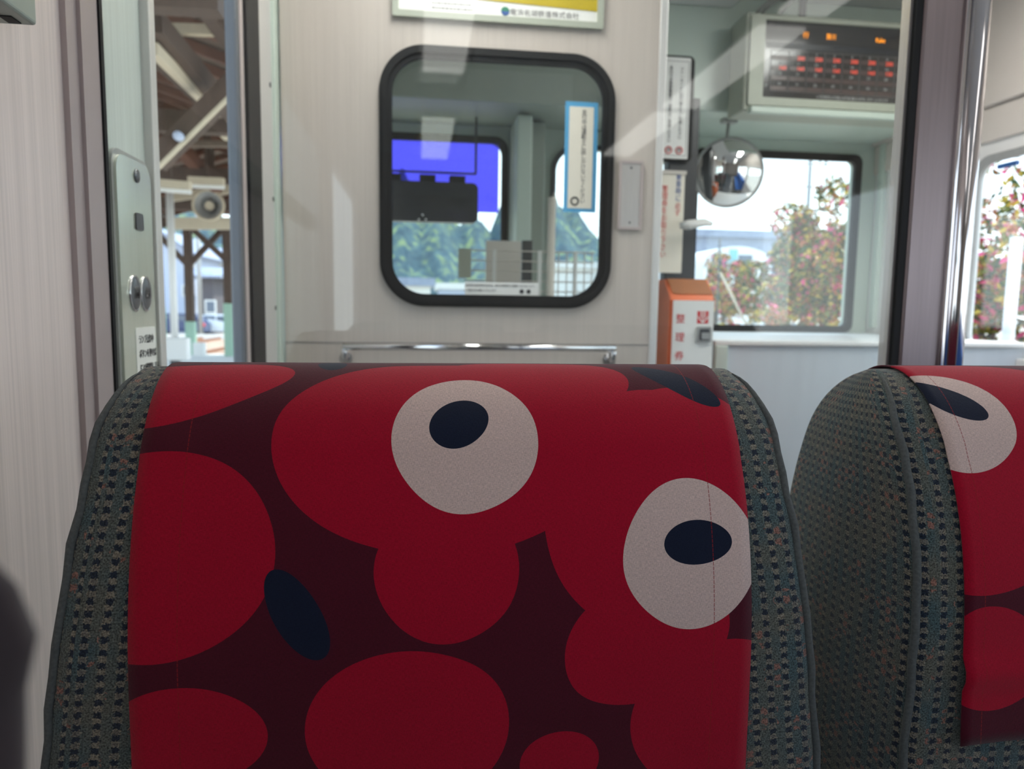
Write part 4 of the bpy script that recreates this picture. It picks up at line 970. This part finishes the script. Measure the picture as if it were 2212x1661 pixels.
house('house', 'white house with blue-grey tiled roof left of the right-hand canopy post', a.x + 1.2, b.x + 1, 68, 76, GZ, b.z, hp(450, 528, 68).z, M['house_white'], 'X',
      [(hp(446, 0, 68).x, hp(455, 0, 68).x, hp(450, 585, 68).z, hp(450, 572, 68).z), (hp(470, 0, 68).x, hp(482, 0, 68).x, hp(475, 585, 68).z, hp(475, 570, 68).z), (hp(472, 0, 68).x, hp(490, 0, 68).x, hp(475, 640, 68).z, hp(475, 615, 68).z)])
a = hp(430, 650, 55); b = hp(460, 590, 55)
house('shed', 'low dark timber building in front of the white house', a.x, b.x, 55, 59, GZ, b.z, hp(440, 575, 55).z, M['house_dark'], 'X', [(a.x + .4, a.x + 1.2, .4, 1.4)])
def car(name, label, x, y, L_, col, yaw=0, h=1.5):
    t = T(name, label, 'car', (x, y, GZ))
    prof = [(-.5, .18), (-.5, .52), (-.46, .60), (-.34, .64), (-.24, .97), (-.16, 1.0), (.26, 1.0), (.36, .95), (.46, .62), (.5, .55), (.5, .18)]
    bm = bmesh.new(); W_ = .82
    vs = [[bm.verts.new((x + px * L_, y + s_ * W_ * (1 if pz < .7 else .85), GZ + .1 + pz * (h - .1))) for px, pz in prof] for s_ in (-1, 1)]
    bm.faces.new(vs[0]); bm.faces.new(vs[1][::-1])
    for i in range(len(prof)): j = (i + 1) % len(prof); bm.faces.new((vs[0][i], vs[0][j], vs[1][j], vs[1][i]))
    from_bm('body', bm, col, t)
    for s_ in (-.3, .3): 
        disc('wheel', (x + s_ * L_, y - W_ + .04, GZ + .32), 'Y', .32, .12, M['black'], t, 20); disc('wheel', (x + s_ * L_, y + W_ + .06, GZ + .32), 'Y', .32, .12, M['black'], t, 20)
    for a_, b_x in ((-.26, .02), (.05, .34)): box('side_window', x + a_ * L_, x + b_x * L_, y - W_ * .9 - .03, y - W_ * .86, GZ + h * .66, GZ + h * .92, M['pane'], t)
    box('tail_lamp', x + .42 * L_, x + .51 * L_, y - W_ - .02, y - W_ + .2, GZ + h * .48, GZ + h * .62, M['tail'], t)
    return t
c0 = hp(385, 655, 50); car('car', 'dark blue car parked in front of the bluish house', c0.x, 50, 3.6, M['car_navy'], h=1.55)
c0 = hp(468, 655, 52); car('car', 'white car parked before the white house', c0.x, 52, 3.4, M['car_white'], h=1.5)
up = hp(432, 655, 48.5); ut = T('utility_pole', 'grey utility pole behind the middle canopy post', 'pole', (up.x, 48.5, GZ)); tube('pole', [(up.x, 48.5, GZ), (up.x, 48.5, 7)], .14, M['grey'], ut); bar('crossarm', (up.x - .8, 48.5, 5.9), (up.x + .8, 48.5, 5.9), .1, .1, M['grey'], ut)
# ================================================================== OUTSIDE FRONT
nx_, nz_ = 60, 14; vs, fs = [], []
for i in range(nx_ + 1):
    for j in range(nz_ + 1):
        x = -55 + 115 * i / nx_; hgt = (23 + 4 * math.sin(i * .5) + 2.5 * math.sin(i * 1.7)) * (1 / (1 + math.exp((x - 39) / 1.6)))
        t = j / nz_; vs.append((x, 100 + 45 * t + random.uniform(-1, 1), GZ - .1 + hgt * t + random.uniform(-.8, .8) * min(1, j)))
fs = [(i * (nz_ + 1) + j, (i + 1) * (nz_ + 1) + j, (i + 1) * (nz_ + 1) + j + 1, i * (nz_ + 1) + j + 1) for i in range(nx_) for j in range(nz_)]
hl = mesh_obj('hillside', vs, fs, M['hill'], None, True); struct(hl, 'forested hillside beyond the tracks ahead')
def block(label, px0, px1, pyt, Y, dep, wm, rm, name='building', wins=0):
    a, b = hp(px0, pyt, Y), hp(px1, pyt, Y); t = T(name, label, 'building', ((a.x + b.x) / 2, Y, GZ))
    zt = (a.z + b.z) / 2
    box('walls', a.x, b.x, Y, Y + dep, GZ, zt - .5, wm, t); box('roof', a.x - .3, b.x + .3, Y - .3, Y + dep, zt - .5, zt, rm, t)
    for k in range(wins):
        x = a.x + (b.x - a.x) * (k + .5) / wins; f_ = box('window', x - .5, x + .5, Y - .05, Y, GZ + 1.2, GZ + 2.4, M['house_white'], t); box('pane', x - .4, x + .4, Y - .08, Y - .05, GZ + 1.3, GZ + 2.3, M['pane'], f_)
    return t
block('low white building left of the wire rack, seen through the cab window', 842, 930, 600, 46, 6, M['house_white'], M['roof_tile'], wins=3)
block('pale building behind the wire rack, seen through the cab window', 950, 1050, 612, 60, 8, M['house_blue'], M['house_white'], wins=4)
block('long white roofed building seen beside the blue-bordered notice', 1170, 1300, 565, 55, 8, M['house_white'], M['house_white'], wins=4)
block('wide building with blue-grey roof behind the blossoming shrubs', 1440, 1700, 497, 48, 10, M['roof_tile'], M['roof_tile'], wins=4)
for i, (px, Y) in enumerate(((870, 33), (935, 36))):
    c0 = hp(px, 650, Y); car('car', ('white car at the far left of the cab windscreen view', 'white car just left of the wire rack')[i], c0.x, Y, 2.6, M['car_white'], h=1.7)
# railcar parked beyond the shrubs
VY = 24; va, vb = hp(1522, 530, VY), hp(1668, 530, VY); vt = T('railcar', 'white vehicle with arched roof standing behind the blossoming shrubs', 'train', ((va.x + vb.x) / 2, VY, GZ))
vx0, vx1 = va.x, vb.x; zt = va.z; zs_ = zt - .55
out = [(vx0, GZ + .5), (vx1, GZ + .5), (vx1, zs_)] + [((vx0 + vx1) / 2 + (vx1 - vx0) / 2 * math.cos(R(a)), zs_ + .55 * math.sin(R(a))) for a in range(15, 180, 15)] + [(vx0, zs_)]
plate('body', [out], 'Y', VY + 4, 8, M['car_white'], vt)
wz = hp(1600, 590, VY).z
box('windscreen', hp(1562, 0, VY).x, hp(1596, 0, VY).x, VY - .04, VY + .01, wz, wz + .62, M['pane'], vt); box('windscreen', hp(1622, 0, VY).x, hp(1652, 0, VY).x, VY - .04, VY + .01, wz, wz + .62, M['pane'], vt)
box('end_stripe', hp(1601, 0, VY).x, hp(1618, 0, VY).x, VY - .05, VY, wz - .1, wz + .8, M['teal'], vt)
box('end_door', hp(1600, 0, VY).x, hp(1650, 0, VY).x, VY - .08, VY, hp(0, 670, VY).z, hp(1600, 590, VY).z, M['car_white'], vt)
box('door_window', hp(1612, 0, VY).x, hp(1642, 0, VY).x, VY - .12, VY - .08, hp(1625, 660, VY).z, hp(1625, 600, VY).z, M['pane'], vt)
text('lettering', 'NF', .42, tuple(hp(1642, 690, VY - .3)), 'Y', M['ink_blue'], vt)
box('skirt', vx0, vx1, VY, VY + 7.8, GZ, GZ + .5, M['dark'], vt)
for i, (px, Y, top) in enumerate(((1734, 34, 330),)):
    b0 = hp(px, 650, Y); z1 = hp(px, 300, Y).z; t = T('utility_pole', 'tall utility pole with crossarms against the bright sky', 'pole', (b0.x, Y, GZ))
    tube('pole', [(b0.x, Y, GZ), (b0.x, Y, z1)], .10, M['grey'], t)
    for py in (352, 402): z = hp(px, py, Y).z; bar('crossarm', (b0.x - .9, Y, z), (b0.x + .9, Y, z - .05), .06, .06, M['grey'], t)
    for k, py in enumerate((350, 357)):
        z = hp(px, py, Y).z; bar('insulator', (b0.x + .5 + .3 * k, Y, z), (b0.x + .5 + .3 * k, Y, z + .25), .08, .08, M['grey'], t)
# shrubs
def shrub(name, label, c, rad, n, mix, leaf=.05, seed=1, stems=True):
    rnd = random.Random(seed); t = T(name, label, 'shrub', (c[0], c[1], GZ), 'blossoming shrubs outside')
    verts, faces, fm = [], [], []; mats = [M['leaf1'], M['leaf2'], M['leaf3'], M['leaf4'], M['flower']]
    blobs = [(Vector((rnd.gauss(0, .45) * rad[0], rnd.gauss(0, .45) * rad[1], rnd.gauss(0, .45) * rad[2])), rnd.uniform(.28, .5)) for _ in range(34)]
    for i in range(n):
        bc, br = rnd.choice(blobs)
        d = Vector((rnd.gauss(0, 1), rnd.gauss(0, 1), rnd.gauss(0, 1))).normalized()
        p = Vector(c) + bc + d * br * min(rad) * rnd.uniform(.75, 1.1)
        if p.z < GZ + .05: continue
        nrm = (d + Vector((rnd.gauss(0, .6), rnd.gauss(0, .6), rnd.gauss(0, .6)))).normalized()
        u = nrm.orthogonal().normalized(); u.rotate(Matrix.Rotation(rnd.uniform(0, 6.28), 3, nrm)); w = nrm.cross(u)
        mi = rnd.choices(range(5), mix)[0]; s_ = leaf * rnd.uniform(.7, 1.3) * (1.25 if mi == 4 else 1)
        k = len(verts); verts += [p - u * s_, p + w * s_ * .45 + nrm * s_ * .12, p + u * s_, p - w * s_ * .45 + nrm * s_ * .12]
        faces.append((k, k + 1, k + 2, k + 3)); fm.append(mi)
    mesh_obj('foliage', verts, faces, None, t, False, mats, fm)
    if stems:
        for k in range(4):
            tp = Vector(c) + Vector((rnd.uniform(-.5, .5) * rad[0], rnd.uniform(-.3, .3) * rad[1], .2 * rad[2]))
            tube('stem', [(c[0] + rnd.uniform(-.15, .15), c[1] + rnd.uniform(-.1, .1), GZ), (Vector((c[0], c[1], (GZ + c[2]) / 2)) + tp) / 2, tp], [.035, .025, .012], M['twig'], t, 7)
    return t
MIX = [30, 28, 18, 18, 6]
a = hp(1745, 570, 9.0); shrub('shrub', 'large blossoming shrub at the right half of the front windscreen', (a.x, 9.0, a.z - .1), (.60, .6, .80), 11000, MIX, .042, 3)
a = hp(1800, 560, 9.8); shrub('shrub', 'blossoming shrub at the right rim of the front windscreen, behind the large one', (a.x + .1, 10.3, a.z - .1), (.5, .4, .8), 6500, [20, 26, 24, 24, 6], .045, 9)
a = hp(1555, 625, 10.5); shrub('shrub', 'smaller pink and orange shrub at the left of the front windscreen', (a.x, 10.5, a.z - .15), (.46, .4, .42), 6000, [18, 24, 22, 26, 10], .040, 5)
a = hp(1735, 690, 8.0); shrub('low_hedge', 'low russet hedge at the foot of the front windscreen view', (a.x, 8.0, a.z - .28), (.75, .3, .25), 3500, [8, 12, 16, 56, 8], .035, 6)
for i, (x, y) in enumerate(((4.2, 4.75), (4.3, 3.3), (4.3, 6.3))):
    shrub('shrub', ('blossoming shrub filling the middle of the right side window', 'blossoming shrub at the near end of the right side window', 'blossoming shrub at the far end of the right side window')[i], (x, y, 1.0), (.6, .62, 1.05), 9000, [26, 26, 18, 16, 14], .034, 20 + i)
a = hp(1600, 700, 7.2); shrub('low_hedge', 'low yellow-green plants at the foot of the front windscreen view', (a.x, 7.2, a.z - .25), (.40, .25, .20), 2600, [10, 30, 54, 4, 2], .025, 8)
po = hp(2150, 560, 3.6 / .9); tag(tube('white_post', [(3.15, 3.5, GZ), (3.15, 3.5, 1.56)], .03, M['white'], None, 16), 'white post among the shrubs outside the right side window', 'post')
a = hp(1553, 690, 8.6); tag(tube('dark_stake', [(a.x, 8.6, GZ), (hp(1555, 515, 8.6).x, 8.6, hp(1555, 515, 8.6).z)], .012, M['dark']), 'thin dark upright stake in front of the smaller shrub', 'stake')
a, b = hp(1556, 590, 8.8), hp(1622, 720, 8.8); tag(tube('leaning_cane', [tuple(a), tuple(b), (b.x + .45, 8.8, GZ)], .016, M['beam_white']), 'pale cane leaning across the smaller shrub', 'stake')
a = hp(1788, 700, 8.2)
for t in things: settle(t)
